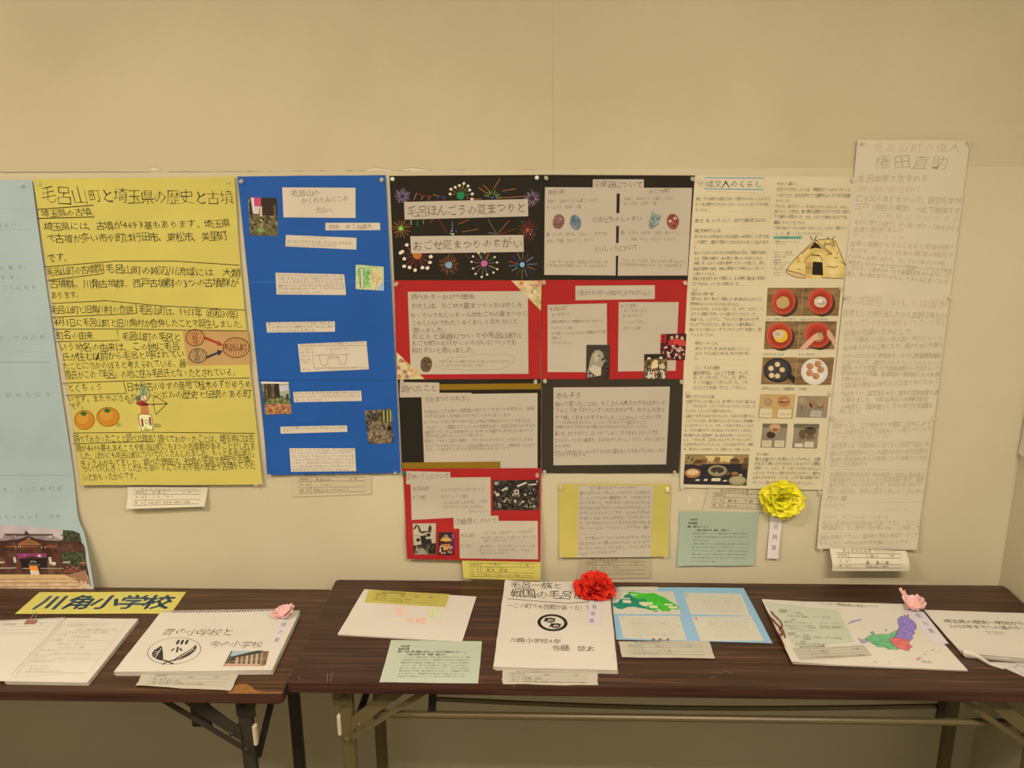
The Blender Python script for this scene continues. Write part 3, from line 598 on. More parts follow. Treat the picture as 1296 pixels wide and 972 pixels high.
# woodland photographs
def photo(s_, fr, q4, base, draw, par, root=None, layer=1, name='photograph', n=(8, 8), label=None):
    g = sheet(name, s_, q4, base, layer, par, root, n=n, fr=fr); k = Ink(s_, layer, fr); draw(k)
    k.build('picture', g, root or par)
    if label: g['label'] = label
    return g
forest = noise_mat('photo_woodland', [(40, 34, 24), (70, 62, 42), (112, 98, 66), (150, 126, 92)], 75)
def d1(k):
    k.poly([(155, 236), (356, 238), (362, 372), (152, 362)], (46, 38, 28)); k.poly([(160, 236), (238, 236), (238, 302), (178, 300)], (188, 70, 92)); k.poly([(186, 300), (228, 302), (222, 360), (180, 356)], (196, 180, 164))
    k.poly([(162, 236), (184, 236), (192, 352), (178, 352)], (200, 190, 176)); k.poly([(228, 302), (246, 302), (250, 452), (230, 460)], (198, 170, 128)); k.poly([(330, 290), (346, 290), (350, 370), (334, 372)], (104, 72, 50))
    k.blobs(152, 362, 362, 520, [(74, 84, 40), (104, 96, 50), (130, 112, 70), (60, 56, 34)], 110, 15); k.ell(240, 480, 22, 18, (110, 150, 70), 10, 0, .3)
photo(s_, fc, [(142, 234), (357, 238), (364, 524), (154, 520)], forest, d1, o)
def d2(k):
    k.blobs(945, 745, 1060, 918, [(120, 168, 84), (150, 186, 110), (96, 150, 70)], 60, 24); k.blobs(1060, 770, 1150, 925, [(206, 188, 130), (196, 176, 116)], 40, 24); k.poly([(1110, 900), (1150, 860), (1153, 930), (1105, 922)], (150, 170, 178))
    k.poly([(978, 765), (1000, 765), (1004, 905), (984, 908)], (196, 190, 160)); k.line([(978, 765), (1000, 765), (1004, 905), (984, 908)], .6, (80, 74, 60), True)
    k.line([(1060, 770), (1075, 860), (1110, 850), (1090, 925)], .6, (150, 90, 70)); k.line([(1020, 830), (1150, 850)], .5, (170, 150, 110)); k.text('山　道', 1090, 795, 1140, 850, 14, PCL)
photo(s_, fc, [(944, 735), (1152, 752), (1154, 930), (944, 918)], noise_mat('photo_map', [(140, 170, 96), (190, 190, 130), (206, 184, 128)], 45), d2, o, name='map_photograph')
def d3(k):
    k.poly([(238, 76), (444, 80), (445, 92), (240, 90)], (222, 206, 176)); k.poly([(345, 92), (445, 96), (455, 200), (350, 170)], (150, 158, 120)); k.poly([(370, 110), (440, 100), (442, 140), (380, 150)], (190, 180, 176)); k.ell(425, 118, 14, 8, (190, 160, 196), 8)
    for x, w_ in ((262, 12), (285, 18), (306, 8), (322, 10)): k.poly([(x, 92), (x+w_, 92), (x+w_+4, 235), (x+4, 238)], R.choice([(74, 60, 42), (96, 78, 54), (60, 48, 34)]))
    k.poly([(335, 90), (372, 92), (384, 236), (348, 240)], (44, 38, 30)); k.poly([(425, 170), (445, 168), (446, 240), (432, 240)], (50, 42, 32))
    k.blobs(256, 190, 462, 250, [(70, 84, 40), (104, 116, 56), (130, 136, 80)], 60, 12); k.poly([(268, 246), (462, 240), (466, 316), (270, 320)], noise_mat('photo_leaf_litter', [(90, 52, 34), (160, 106, 64), (200, 150, 98)], 120))
photo(s_, fe, [(238, 76), (444, 78), (466, 318), (268, 322)], forest, d3, o)
def d4(k):
    for x, w_ in ((1130, 10), (1160, 14), (1186, 12), (1204, 8)): k.poly([(x, 288), (x+w_, 286), (x+w_+2, 380), (x+3, 384)], (66, 54, 36))
    for x in (1148, 1176, 1198): k.poly([(x, 290), (x+9, 290), (x+11, 375), (x+2, 378)], (160, 160, 84))
    k.blobs(1022, 300, 1130, 380, [(60, 56, 38), (84, 80, 52), (50, 44, 30)], 50, 16); k.blobs(1030, 370, 1222, 530, [(130, 104, 82), (160, 132, 106), (104, 82, 62), (90, 96, 56)], 120, 12)
    k.ell(1196, 420, 18, 20, (28, 24, 22), 10, 0, .2); k.ell(1188, 438, 10, 8, (52, 44, 40), 8)
photo(s_, fe, [(1008, 292), (1213, 278), (1227, 532), (1040, 542)], forest, d4, o)
s2 = Surf('wall', .0022, amp=.0004, seed=6); q_ = [(368.5, 598), (470, 598), (470.5, 625.5), (370.5, 629)]
c_ = sheet('entry_card', s2, q_, paper_mat('dull_card', (196, 178, 134), .04)); tag(c_, 'buff printed entry card hanging below the royal blue poster', 'card')
entry_card_ink(s2, 0, q_, [('毛呂山小', .3, .5, .30, .12), ('4年', .72, .84, .28, .12), ('　いたに', .3, .52, .53, .12), ('毛呂山のかくれたみどころ', .27, .72, .76, .11)], c_)

# ----- festival set of eight sheets
blackp = paper_mat('black_paper', (34, 29, 21), .1, .7); greyp = paper_mat('charcoal_paper', (56, 48, 35), .08, .7); redp = paper_mat('red_paper', (164, 33, 31), .05, .65)  # black, red, white and gold darkened to carry the dimmer mid-wall light
white = paper_mat('white_paper', (186, 169, 138), .035, creases=.15); goldp = paper_mat('gold_strip', (136, 102, 22), .06, .45)
chiyo = noise_mat('flower_patterned_paper', [(150, 150, 70), (196, 168, 110), (206, 186, 130)], 60, rough=.6)
FG = None
# fireworks title sheet
s_ = cs = Surf('wall', .0025, amp=.0005, seed=21)
o = sheet('fireworks_title_sheet', s_, [((493, 222.5), (686.5, 221.2)), ((499, 355.5), (685.6, 356))], blackp, n=(16, 12), seed=21)
tag(o, 'black title sheet with coloured hand-drawn fireworks and two white title strips', 'poster', 'sheets of the summer festival report')
ff = crop(s_, 485, 215, 6.171); k = Ink(s_, 0, ff); q = random.Random(9)
W_ = (214, 196, 160)
DM = lambda c: tuple(int(v*.86) for v in c)
def burst(cx, cy, r0, r1, cols, n, core=None, rc=14, dots=0, a0=0, a1=2*PI, dash=0, w_=1.0):
    for i in range(n):
        a = a0+(a1-a0)*(i+.3)/n + q.uniform(-.08, .08); c, s = math.cos(a), math.sin(a); col = cols[i % len(cols)]; r = r1*q.uniform(.8, 1.1); rr = r0*q.uniform(.9, 1.2)
        k.line([(cx+rr*c, cy-rr*s), (cx+(r+rr)/2*c+q.uniform(-2, 2), cy-(r+rr)/2*s+q.uniform(-2, 2)), (cx+r*c, cy-r*s)], w_*.72, DM(col))
        if dots: k.ell(cx+(r+dots)*c, cy-(r+dots)*s, dots, dots*.9, W_, 10, 0, .15)
    if core: k.ell(cx, cy, rc, rc, core, 14, 0, .08)
lil, org, grn, rdd, blu_, pnk, lbl = (142, 118, 134), (176, 106, 44), (92, 150, 68), (140, 44, 38), (48, 66, 112), (160, 106, 118), (112, 144, 156)
burst(150, 205, 18, 62, [lil, (190, 140, 150), (120, 120, 140)], 20, (34, 44, 84), 14)
for i, (a, b) in enumerate((((240, 235), (262, 180)), ((262, 180), (312, 204)), ((296, 235), (312, 204)), ((312, 204), (380, 206)), ((350, 236), (366, 208)), ((390, 192), (440, 208)), ((420, 236), (436, 206)), ((436, 206), (490, 214)), ((472, 236), (478, 212)))):
    k.line([a, b], .7, [pnk, rdd, pnk, rdd, org, org, blu_, blu_, rdd][i])
burst(605, 200, 38, 78, [org, grn, org, grn, (206, 150, 60)], 9, (26, 116, 66), 32, 12, -.35, PI+.1)
burst(853, 215, 24, 70, [grn, (150, 190, 60)], 8, blu_, 12, 0, -.1, PI)
for a, b in (((862, 150), (912, 66)), ((838, 178), (782, 118)), ((812, 186), (746, 138)), ((930, 164), (1036, 148)), ((880, 222), (1110, 206)), ((770, 226), (700, 230))):
    m1 = ((a[0]*.5+b[0]*.5), (a[1]*.5+b[1]*.5)); k.line([a, m1], .85, DM(org)); k.line([(m1[0]+2, m1[1]), b], .75, (170, 104, 44))
burst(1160, 222, 20, 66, [lil, (190, 150, 160), (120, 104, 130)], 20, (60, 30, 50), 16)
burst(138, 458, 20, 78, [org, (170, 90, 40), (190, 130, 60)], 14, (110, 190, 60), 18)
burst(265, 664, 40, 110, [rdd, (170, 60, 56)], 9, (170, 100, 30), 34, 15, PI*.93, PI*2.07)
for p_ in ((184, 586), (150, 638)): k.ell(*p_, 15, 13, W_, 10, 0, .1)
k.line([(190, 600), (215, 640)], 1, rdd)
burst(512, 742, 34, 78, [org, (180, 90, 40)], 17, lbl, 28)
burst(788, 732, 34, 95, [pnk, grn, org, blu_, (200, 190, 90), rdd, lil, org], 13, (176, 92, 132), 26, 9)
burst(1086, 740, 36, 112, [lbl, (150, 170, 180), rdd, grn, pnk, blu_, org], 14, (112, 160, 186), 20)
burst(1128, 470, 18, 82, [rdd, (120, 34, 34), (150, 60, 50)], 17, (170, 76, 40), 14)
for i in range(7): k.ell(1128+q.uniform(-60, 60), 460+q.uniform(-60, 60), 4, 5, [grn, W_, org][i % 3], 6)
for a, b, c_ in (((500, 490), (436, 388), rdd), ((540, 400), (540, 470), lbl), ((588, 424), (670, 388), org), ((620, 484), (740, 462), org), ((820, 388), (880, 490), pnk), ((892, 500), (985, 395), org), ((900, 505), (1046, 458), rdd), ((890, 500), (820, 490), lil), ((520, 650), (512, 680), org), ((640, 655), (676, 698), rdd), ((765, 655), (772, 690), grn), ((828, 655), (805, 700), org), ((218, 390), (218, 432), W_), ((268, 390), (268, 440), (30, 150, 110)), ((315, 390), (314, 425), (120, 190, 60)), ((364, 390), (366, 422), rdd), ((385, 388), (378, 410), org)): k.line([a, b], .7, DM(c_))
for p_, c_ in (((536, 476), pnk), ((528, 498), grn), ((572, 482), blu_), ((545, 502), W_)): k.ell(*p_, 9, 8, c_, 8)
k.build('fireworks_drawing', o)
slip_card(ff, [(163, 250), (1130, 228), (1132, 362), (168, 388)], [('毛呂ほんごうの夏まつりと', 190, 328, 1118, 296, 88)], 88, name='title_strip', m=white, par=o, col=(92, 80, 62), off=-.01, n=(14, 4))
slip_card(ff, [(212, 518), (1095, 508), (1098, 640), (218, 652)], [('おごせ夏まつりのちがい', 232, 592, 1088, 570, 80)], 80, name='title_strip', m=white, par=o, col=(92, 80, 62), off=-.01, n=(14, 4))
# reason sheet (red, left)
s_ = cs = Surf('wall', .0034, amp=.0005, seed=22)
fg = crop(s_, 485, 345, 6.171)
o = sheet('red_report_sheet', s_, [(85, 60), (1237, 60), (1230, 830), (108, 832)], redp, n=(16, 12), fr=fg, seed=22)
tag(o, 'red sheet, flower-patterned corners and a small brown stone face, below the fireworks', 'poster', 'sheets of the summer festival report')
rows_ = [('調べたきっかけや理由', 216, 190, 712, 184, 44), ('わたしは、おごせの夏まつりのおはやしを', 222, 262, 1092, 252, 46), ('やっていておじいちゃんがおごせの夏まつりに', 212, 336, 1128, 318, 44), ('くわしいのでわたしもくわしくなりたいと', 220, 396, 1052, 378, 46), ('思いました。', 230, 452, 512, 446, 46), ('おどりと楽器についてや毛呂山町と', 222, 502, 1092, 488, 48), ('おごせ町のおはやしのちがいについても', 222, 552, 1046, 544, 44), ('知りたいと思いました。', 222, 606, 744, 606, 46), ('おじいちゃんは夏まつりのことをいつもたのしそうに', 450, 694, 990, 694, 24), ('おしえてくれてうれしかったです', 450, 726, 778, 726, 24)]
def dd(k):
    k.line([(400, 732), (432, 700), (520, 668), (760, 640), (960, 640), (1024, 660), (1020, 700), (930, 750), (760, 764), (470, 752), (420, 732), (400, 732)], .6, PCL2)
    k.ell(337, 716, 46, 62, noise_mat('stone_brown', [(78, 62, 40), (104, 84, 54)], 150), 16, .1, .04); k.ell(322, 690, 10, 8, (60, 46, 30), 8); k.ell(356, 694, 10, 8, (60, 46, 30), 8); k.line([(318, 738), (338, 728), (358, 742)], .8, (60, 46, 30)); k.ell(364, 716, 8, 6, (150, 132, 100), 6)
c1 = slip_card(fg, [(192, 150), (1130, 144), (1134, 790), (216, 795)], rows_, 40, name='writing_panel', m=white, par=o, col=(98, 84, 62), extra=dd, n=(14, 10))
for q4, nm in (([(1000, 62), (1237, 62), (1232, 298), (1230, 297)], 0), ([(106, 622), (108, 622), (326, 832), (108, 832)], 0)):
    g = sheet('patterned_corner', s_, q4, chiyo, 2, o, n=(6, 6), fr=fg); k = Ink(s_, 2, fg)
    for _ in range(13):
        t_ = q.random(); u_ = q.random()
        if q4[0][0] > 900: x = 1225-190*t_*(1-u_); y = 75+180*u_*(1-t_*.4); x = max(x, 1020+(y-62)*1.02)
        else: y = 820-170*t_; x = 118+ (y-640)*u_*.95
        c_ = q.choice([(206, 120, 90), (216, 190, 150), (190, 80, 64), (120, 90, 110), (216, 176, 130)])
        for a in range(5): k.ell(x+9*math.cos(a*1.257), y+9*math.sin(a*1.257), 7, 7, c_, 6)
        k.ell(x, y, 4, 4, (216, 190, 90), 6)
    k.build('flower_pattern', g, o)
# black sheet with gold strips
s_ = cs = Surf('wall', .0028, amp=.0005, seed=23)
fh = crop(s_, 485, 475, 6.171)
o = sheet('black_report_sheet', s_, [(115, 36), (1232, 30), (1233, 745), (150, 745)], blackp, n=(16, 12), fr=fh, seed=23)
tag(o, 'black sheet crossed by two dull gold strips, white page pasted to the right', 'poster', 'sheets of the summer festival report')
sheet('gold_strip', s_, [(130, 72), (1232, 62), (1232, 108), (130, 116)], goldp, 1, o, n=(12, 2), fr=fh)
slip_card(fh, [(298, 150), (1205, 138), (1205, 735), (322, 735)], [('毛呂ほんごうはやし保存会の人におごせまつりを町から、出発', 320, 285, 1180, 256, 32), ('するたびにはやしを大切にされてきたことをもとめています。', 320, 322, 1015, 306, 30), ('おごせまつりはじめて今年で百二十年目で明治からつづいてきました', 320, 366, 1155, 350, 28), ('「おはやし」と五穀ほうさくのいみや安全をねがって天王さまにはじめられ', 322, 408, 1190, 390, 30), ('越生町のたくさんの町内がやたいをひいて大通りをまわりはじめるので', 325, 444, 1170, 430, 30), ('本町すわ町上町のみこしのように見えます。', 325, 476, 795, 466, 28), ('毛呂は、いまから二百五十年前に、はやしがはじまりました、とてもれきしがある', 322, 512, 1170, 500, 30), ('まつりでつかわれているたいこは毛呂本郷の人たちがつくって毎年使っています', 330, 552, 1185, 544, 30), ('でも、いまはどんなつたえかたかわからないです', 330, 580, 990, 568, 28)], 28, name='writing_panel', m=white, par=o, col=(112, 97, 74), n=(14, 10))
slip_card(fh, [(320, 136), (690, 136), (692, 238), (322, 238)], [('①おまつりのれきし', 325, 190, 684, 174, 46)], 46, m=white, par=o, layer=2, col=(98, 84, 62))
slip_card(fh, [(130, 52), (438, 56), (440, 168), (130, 172)], [('調べたこと', 138, 104, 425, 98, 56)], 56, m=white, par=o, layer=3, col=(88, 76, 56), off=-.006)
sheet('gold_strip', s_, [(148, 680), (914, 672), (916, 722), (150, 728)], goldp, 3, o, n=(10, 2), fr=fh)
# lower red sheet with photographs
s_ = cs = Surf('wall', .0050, amp=.0005, lifts=[(1, .92, .86, .006, 1.5)], seed=24)
fi = crop(s_, 495, 585, 6.171)
o = sheet('red_report_sheet', s_, [(92, 50), (1170, 46), (1165, 778), (125, 755)], redp, n=(16, 12), fr=fi, seed=24)
tag(o, 'lowest red sheet, with three festival photographs, pinned by one green pin', 'poster', 'sheets of the summer festival report')
slip_card(fi, [(150, 122), (776, 116), (778, 416), (160, 450)], [('毛呂山町', 165, 208, 305, 204, 36), ('かんだはやしほんりゅう', 385, 214, 735, 208, 28), ('おごせ町 ・・', 165, 274, 350, 272, 32), ('ごとうりゅう（本町）', 375, 270, 620, 264, 28), ('・かんだはやしおおはし（上町）', 385, 318, 770, 306, 28), ('・おかやすりゅうがしわぎばやし', 385, 350, 735, 346, 28), ('（みょうじん）', 595, 384, 765, 380, 26)], 28, name='writing_panel', m=white, par=o, col=(112, 97, 74), n=(10, 8))
slip_card(fi, [(118, 68), (462, 76), (464, 168), (118, 172)], [('②ひょうしについて', 122, 112, 450, 108, 46)], 44, m=white, par=o, layer=2, col=(98, 84, 62))
slip_card(fi, [(535, 458), (1145, 458), (1148, 758), (536, 750)], [('毛呂山町・・', 545, 572, 700, 566, 32), ('しちょうめ、ばかばやし、おかめばやし', 710, 552, 1120, 540, 24), ('にんば、かまくら、さいぎょう、ちょうこく', 710, 590, 1140, 580, 24), ('（おとうさんのばしょ）', 712, 614, 960, 608, 22), ('おごせ町・・・', 542, 652, 680, 652, 28), ('ばかばやし、かぐらばやし、しちょうめ', 690, 656, 1125, 654, 24), ('ひょっとこ、おかめのまい、きつね', 685, 684, 1085, 684, 24), ('（おじいちゃんのばしょ）', 685, 710, 930, 706, 22), ('しょうてん', 1070, 520, 1130, 520, 12)], 26, name='writing_panel', m=white, par=o, col=(112, 97, 74), n=(10, 8))
slip_card(fi, [(488, 424), (838, 416), (840, 512), (490, 518)], [('③曲目について', 500, 464, 826, 452, 50)], 50, m=white, par=o, layer=2, col=(98, 84, 62))
dkp = noise_mat('photo_night_crowd', [(20, 18, 14), (44, 38, 30), (90, 80, 62)], 110)
def c1_(k):
    k.blobs(800, 200, 1150, 365, [(24, 22, 18), (70, 62, 48), (130, 116, 92), (14, 12, 10), (176, 160, 126)], 120, 13); k.ell(822, 164, 17, 15, (150, 140, 116), 12); k.ell(1198, 150, 0.1, .1, (0, 0, 0), 3)
    k.poly([(860, 215), (908, 188), (912, 210), (866, 226)], (176, 170, 140)); k.poly([(980, 182), (1056, 152), (1060, 164), (986, 192)], (206, 192, 156)); k.poly([(1070, 172), (1135, 164), (1136, 176), (1072, 180)], (196, 180, 144))
    k.poly([(960, 216), (998, 214), (1000, 248), (964, 250)], (190, 176, 140)); k.box(972, 224, 990, 240, (60, 52, 40)); k.box(818, 240, 846, 264, (180, 164, 130)); k.ell(1140, 150, 9, 9, (150, 140, 116), 8)
photo(s_, fi, [(792, 142), (1158, 136), (1155, 374), (794, 374)], dkp, c1_, o, label='black and white festival crowd photograph')
def c2_(k):
    k.poly([(172, 478), (350, 478), (348, 640), (180, 650)], (176, 162, 130)); k.poly([(225, 560), (250, 535), (290, 530), (305, 550), (320, 640), (240, 650)], (40, 34, 28)); k.poly([(205, 500), (222, 548), (250, 552), (232, 530), (216, 488)], (58, 48, 38)); k.poly([(300, 550), (288, 520), (304, 482), (318, 510), (312, 548)], (58, 48, 38))
    k.ell(240, 568, 10, 5, (176, 160, 128), 8); k.ell(272, 566, 10, 5, (176, 160, 128), 8); k.poly([(172, 520), (200, 480), (206, 496), (180, 530)], (60, 52, 40)); k.ell(212, 606, 16, 14, (40, 34, 26), 10)
    k.poly([(172, 650), (240, 640), (350, 630), (348, 718), (178, 716)], (50, 44, 36)); k.poly([(186, 716), (196, 660), (250, 668), (290, 716)], (150, 138, 112)); k.poly([(300, 660), (345, 640), (348, 700), (310, 690)], (34, 30, 24)); k.blobs(180, 640, 346, 716, [(70, 62, 48), (120, 108, 84), (34, 28, 22)], 24, 12)
photo(s_, fi, [(168, 478), (350, 475), (348, 720), (178, 720)], mat('photo_grey', (150, 138, 110), .5), c2_, o, label='black and white photograph of a dark lion-like festival float')
def c3_(k):
    k.blobs(372, 640, 490, 722, [(206, 180, 140), (170, 90, 50), (60, 40, 40), (214, 200, 170), (150, 60, 40)], 60, 9); k.poly([(380, 610), (400, 590), (460, 590), (476, 612), (430, 620)], (196, 150, 60)); k.poly([(396, 640), (460, 636), (468, 650), (390, 652)], (196, 110, 50)); k.ell(432, 670, 20, 12, (206, 140, 60), 10)
    k.poly([(404, 590), (416, 565), (440, 565), (452, 590)], (150, 120, 80)); k.poly([(474, 556), (490, 556), (492, 598), (476, 598)], (110, 70, 140)); k.line([(480, 600), (482, 690)], 1.5, (90, 50, 130))
photo(s_, fi, [(370, 544), (494, 548), (492, 726), (366, 722)], noise_mat('photo_night_float', [(24, 14, 20), (50, 26, 34), (100, 50, 40)], 140), c3_, o, n=(5, 6), label='colour photograph of a lantern-lit festival float')
s2 = Surf('wall', .0028, amp=.0004, lifts=[(1, .85, .76, .01, 1.5)], seed=25); q_ = [(584.5, 709), (684.5, 711), (684, 735), (587, 732)]
c_ = sheet('entry_card', s2, q_, yel, n=(10, 8)); tag(c_, 'bright yellow printed entry card hanging below the lowest red sheet', 'card')
entry_card_ink(s2, 0, [(584.5, 708), (684.5, 708), (684, 735), (587, 732)], [('川角小', .34, .5, .23, .12), ('3 年', .72, .86, .28, .12), ('さかい　りおん', .3, .55, .42, .1), ('坂井　莉音', .3, .58, .54, .14), ('毛呂ほんごうの夏まつりとおごせ夏まつりのちがい', .26, .9, .77, .13)], c_, head=False, tcol=(36, 34, 30))

# right column: instruments sheet
s_ = cs = Surf('wall', .0030, amp=.0005, seed=26)
fj = crop(s_, 680, 215, 6.171)
o = sheet('black_report_sheet', s_, [(42, 38), (1232, 44), (1186, 862), (36, 856)], blackp, n=(16, 12), fr=fj, seed=26)
tag(o, 'black-framed white sheet with four painted stone masks in a row', 'poster', 'sheets of the summer festival report')
w1 = (98, 84, 62)
def mk1(k):
    k.ell(166, 404, 46, 60, noise_mat('mask_brown', [(104, 68, 58), (140, 96, 84)], 90), 18, .25, .03); k.ell(148, 378, 12, 6, (160, 120, 104), 8, .3); k.ell(184, 382, 12, 6, (160, 120, 104), 8, .3); k.line([(140, 420), (164, 430), (188, 420)], .7, (76, 44, 38)); k.ell(166, 402, 8, 12, (150, 106, 92), 8)
    k.ell(298, 410, 44, 60, noise_mat('mask_blue', [(84, 96, 100), (116, 130, 134)], 90), 18, -.25, .03); k.ell(282, 390, 9, 6, (50, 56, 60), 8); k.ell(318, 392, 9, 6, (50, 56, 60), 8); k.ell(300, 432, 14, 6, (130, 84, 80), 8); k.line([(270, 372), (290, 368)], .7, (60, 66, 70))
slip_card(fj, [(60, 135), (620, 138), (612, 824), (54, 820)], [('毛呂山町', 86, 180, 218, 168, 38), ('大太こ（おおどう）小太こ（つけ）', 76, 244, 488, 238, 28), ('ちゃんぎり（カネ）・笛', 70, 296, 340, 288, 32), ('面、どうけ、おかめ、はんにゃ、おきつね', 70, 504, 545, 496, 30), ('ほか、外道、はんどう、おぐし', 70, 556, 445, 544, 32), ('「いはっぴ、いんばん（毛呂はんごうのはっぴ）', 72, 716, 565, 720, 26), ('たすきをはおり白足ぶくろ、せったをはきます', 75, 746, 540, 752, 26)], 28, name='writing_panel', m=white, par=o, col=(104, 89, 66), extra=mk1, n=(10, 10))
def mk2(k):
    k.poly([(872, 390), (888, 350), (896, 316), (918, 344), (950, 350), (974, 350), (962, 388), (944, 420), (950, 432), (930, 434), (908, 462), (878, 460), (868, 430)], noise_mat('mask_fox', [(104, 116, 100), (150, 160, 140)], 90)); k.line([(896, 376), (914, 396)], 1.2, (60, 62, 52)); k.line([(950, 372), (930, 392)], 1.2, (60, 62, 52)); k.line([(890, 430), (910, 444), (935, 426)], .9, (70, 70, 60)); k.poly([(910, 400), (924, 398), (918, 416)], (80, 86, 70))
    k.ell(1058, 404, 48, 62, noise_mat('mask_red', [(112, 50, 40), (150, 76, 62)], 90), 18, -.1, .03)
    for x, y in ((1038, 400), (1076, 378)): k.ell(x, y, 13, 10, (206, 196, 166), 10); k.ell(x, y, 5, 5, (30, 24, 22), 8)
    k.line([(1050, 438), (1080, 434)], 1, (70, 30, 26)); k.ell(1060, 416, 8, 8, (170, 96, 80), 8)
slip_card(fj, [(646, 140), (1210, 140), (1172, 824), (628, 826)], [('おごせ町', 868, 170, 1036, 162, 38), ('大太こ（おおどう）小太こ（つけ）', 676, 226, 1078, 222, 28), ('ちゃんぎり（カネ）・笛', 676, 266, 930, 260, 30), ('面、どうけ、おかめ、ばか、ひょっとこ', 652, 490, 1125, 494, 30), ('しし、天狗、てんこ、はんにゃ、おかぐら', 668, 540, 1080, 540, 28), ('「いはっぴ、いんばん（おごせのはっぴ）はんてん', 646, 706, 1160, 718, 26), ('たすきをはおり白足ぶくろ、せったをはきます', 640, 740, 1128, 748, 26)], 28, name='writing_panel', m=white, par=o, col=(104, 89, 66), extra=mk2, n=(10, 10))
for q4, t_ in (([(434, 74), (832, 74), (832, 184), (432, 186)], ('④楽器について', 440, 112, 822, 118, 58)), ([(424, 340), (826, 336), (830, 436), (424, 440)], ('⑤おどりのしゅるい', 430, 390, 818, 380, 48)), ([(436, 572), (800, 572), (802, 668), (438, 672)], ('⑥いしょうについて', 442, 618, 784, 606, 50))):
    slip_card(fj, q4, [t_], 50, m=white, par=o, layer=2, col=(94, 80, 60), off=-.008)
# differences sheet (red, right)
s_ = cs = Surf('wall', .0036, amp=.0005, seed=27)
fk = crop(s_, 680, 345, 6.171)
o = sheet('red_report_sheet', s_, [(35, 58), (1186, 58), (1150, 830), (34, 832)], redp, n=(16, 12), fr=fk, seed=27)
tag(o, 'red sheet with two white lists under a title strip, right of the patterned corners', 'poster', 'sheets of the summer festival report')
slip_card(fk, [(298, 103), (918, 98), (918, 206), (298, 216)], [('⑦夏まつりいがいのおはやしがでるないよう', 308, 158, 880, 158, 44)], 44, name='title_strip', m=white, par=o, col=(94, 80, 60), off=-.006)
slip_card(fk, [(80, 252), (543, 240), (545, 778), (80, 776)], [('毛呂山町', 92, 284, 230, 276, 36), ('・おごせまつり', 88, 334, 258, 320, 26), ('・出雲祝神社まつり流鏑馬のおはやしおまつり', 90, 384, 512, 376, 24), ('・けいろうしゅくが会', 90, 434, 270, 430, 24), ('・ゆず里カーニバルごみゼロの産業まつりの会', 92, 478, 538, 460, 26), ('（産業まつり）', 104, 510, 200, 508, 22), ('（ひるまつり）ね', 94, 548, 268, 548, 24)], 26, name='writing_panel', m=white, par=o, col=(104, 89, 66), n=(8, 8))
slip_card(fk, [(636, 230), (1104, 230), (1080, 766), (630, 772)], [('おごせ町', 646, 262, 780, 256, 34), ('・おごせばいりん', 648, 298, 860, 294, 28), ('・おうめのまつり', 648, 340, 820, 332, 28), ('・ふくししせついもん', 650, 386, 832, 382, 26), ('・おたのしみ会', 650, 432, 806, 432, 28)], 26, name='writing_panel', m=white, par=o, col=(104, 89, 66), n=(8, 8))
gp = noise_mat('photo_dark_grey', [(34, 30, 22), (58, 52, 40)], 60)
def e1(k):
    k.poly([(384, 566), (566, 566), (562, 700), (384, 690)], (56, 50, 38)); k.poly([(400, 740), (410, 690), (425, 640), (448, 608), (484, 602), (512, 624), (520, 660), (496, 680), (524, 700), (502, 740), (498, 800), (470, 808), (400, 770)], (150, 138, 108))
    k.poly([(440, 640), (470, 625), (490, 640), (470, 690), (448, 700)], (176, 162, 130)); k.poly([(402, 750), (440, 720), (498, 740), (496, 800), (460, 810)], (190, 174, 140)); k.ell(480, 648, 9, 6, (60, 52, 40), 8); k.line([(500, 700), (540, 680)], 2, (150, 136, 108)); k.poly([(388, 770), (400, 740), (406, 820), (390, 822)], (130, 118, 92)); k.blobs(520, 650, 560, 800, [(80, 72, 56), (30, 26, 20)], 12, 12)
    k.blobs(395, 790, 470, 826, [(190, 150, 130), (160, 130, 110)], 10, 8)
photo(s_, fk, [(384, 563), (568, 564), (562, 828), (380, 828)], gp, e1, o, layer=3, label='black and white photograph of a figure in a white lion costume')
def e2(k):
    k.poly([(966, 480), (1164, 476), (1160, 560), (962, 560)], (58, 22, 20)); k.poly([(966, 480), (1006, 480), (1004, 548), (964, 548)], (170, 32, 34)); k.box(980, 490, 994, 512, (60, 16, 14)); k.box(980, 522, 994, 540, (60, 16, 14))
    for x, y in ((1050, 508), (1090, 500), (1130, 512)): k.ell(x, y, 13, 15, (196, 150, 120), 10); k.poly([(x-24, y+16), (x+24, y+16), (x+30, y+58), (x-30, y+58)], q.choice([(170, 44, 34), (190, 60, 44)]))
    k.blobs(966, 560, 1156, 682, [(30, 20, 24), (170, 70, 50), (206, 160, 130), (24, 18, 20), (190, 176, 160)], 70, 13)
photo(s_, fk, [(964, 479), (1166, 475), (1152, 684), (958, 682)], noise_mat('photo_red_stage', [(30, 16, 18), (80, 26, 24), (130, 44, 34)], 120), e2, o, layer=3, label='colour photograph of performers in red on a stage')
def e3(k):
    k.box(838, 636, 1010, 668, (36, 28, 20)); k.ell(872, 668, 14, 9, (206, 196, 160), 10); k.ell(964, 664, 14, 9, (206, 196, 160), 10)
    k.poly([(886, 740), (896, 700), (916, 680), (936, 684), (946, 730), (930, 745), (900, 748)], (206, 186, 140)); k.poly([(950, 745), (956, 715), (985, 706), (998, 736), (990, 752)], (196, 176, 130)); k.blobs(838, 740, 1008, 826, [(60, 56, 70), (206, 190, 160), (40, 36, 44), (150, 130, 100), (190, 150, 60)], 60, 11)
    for x in (870, 905, 945, 985): k.poly([(x-10, 826), (x-6, 770), (x+6, 770), (x+12, 826)], q.choice([(196, 180, 150), (50, 50, 66)]))
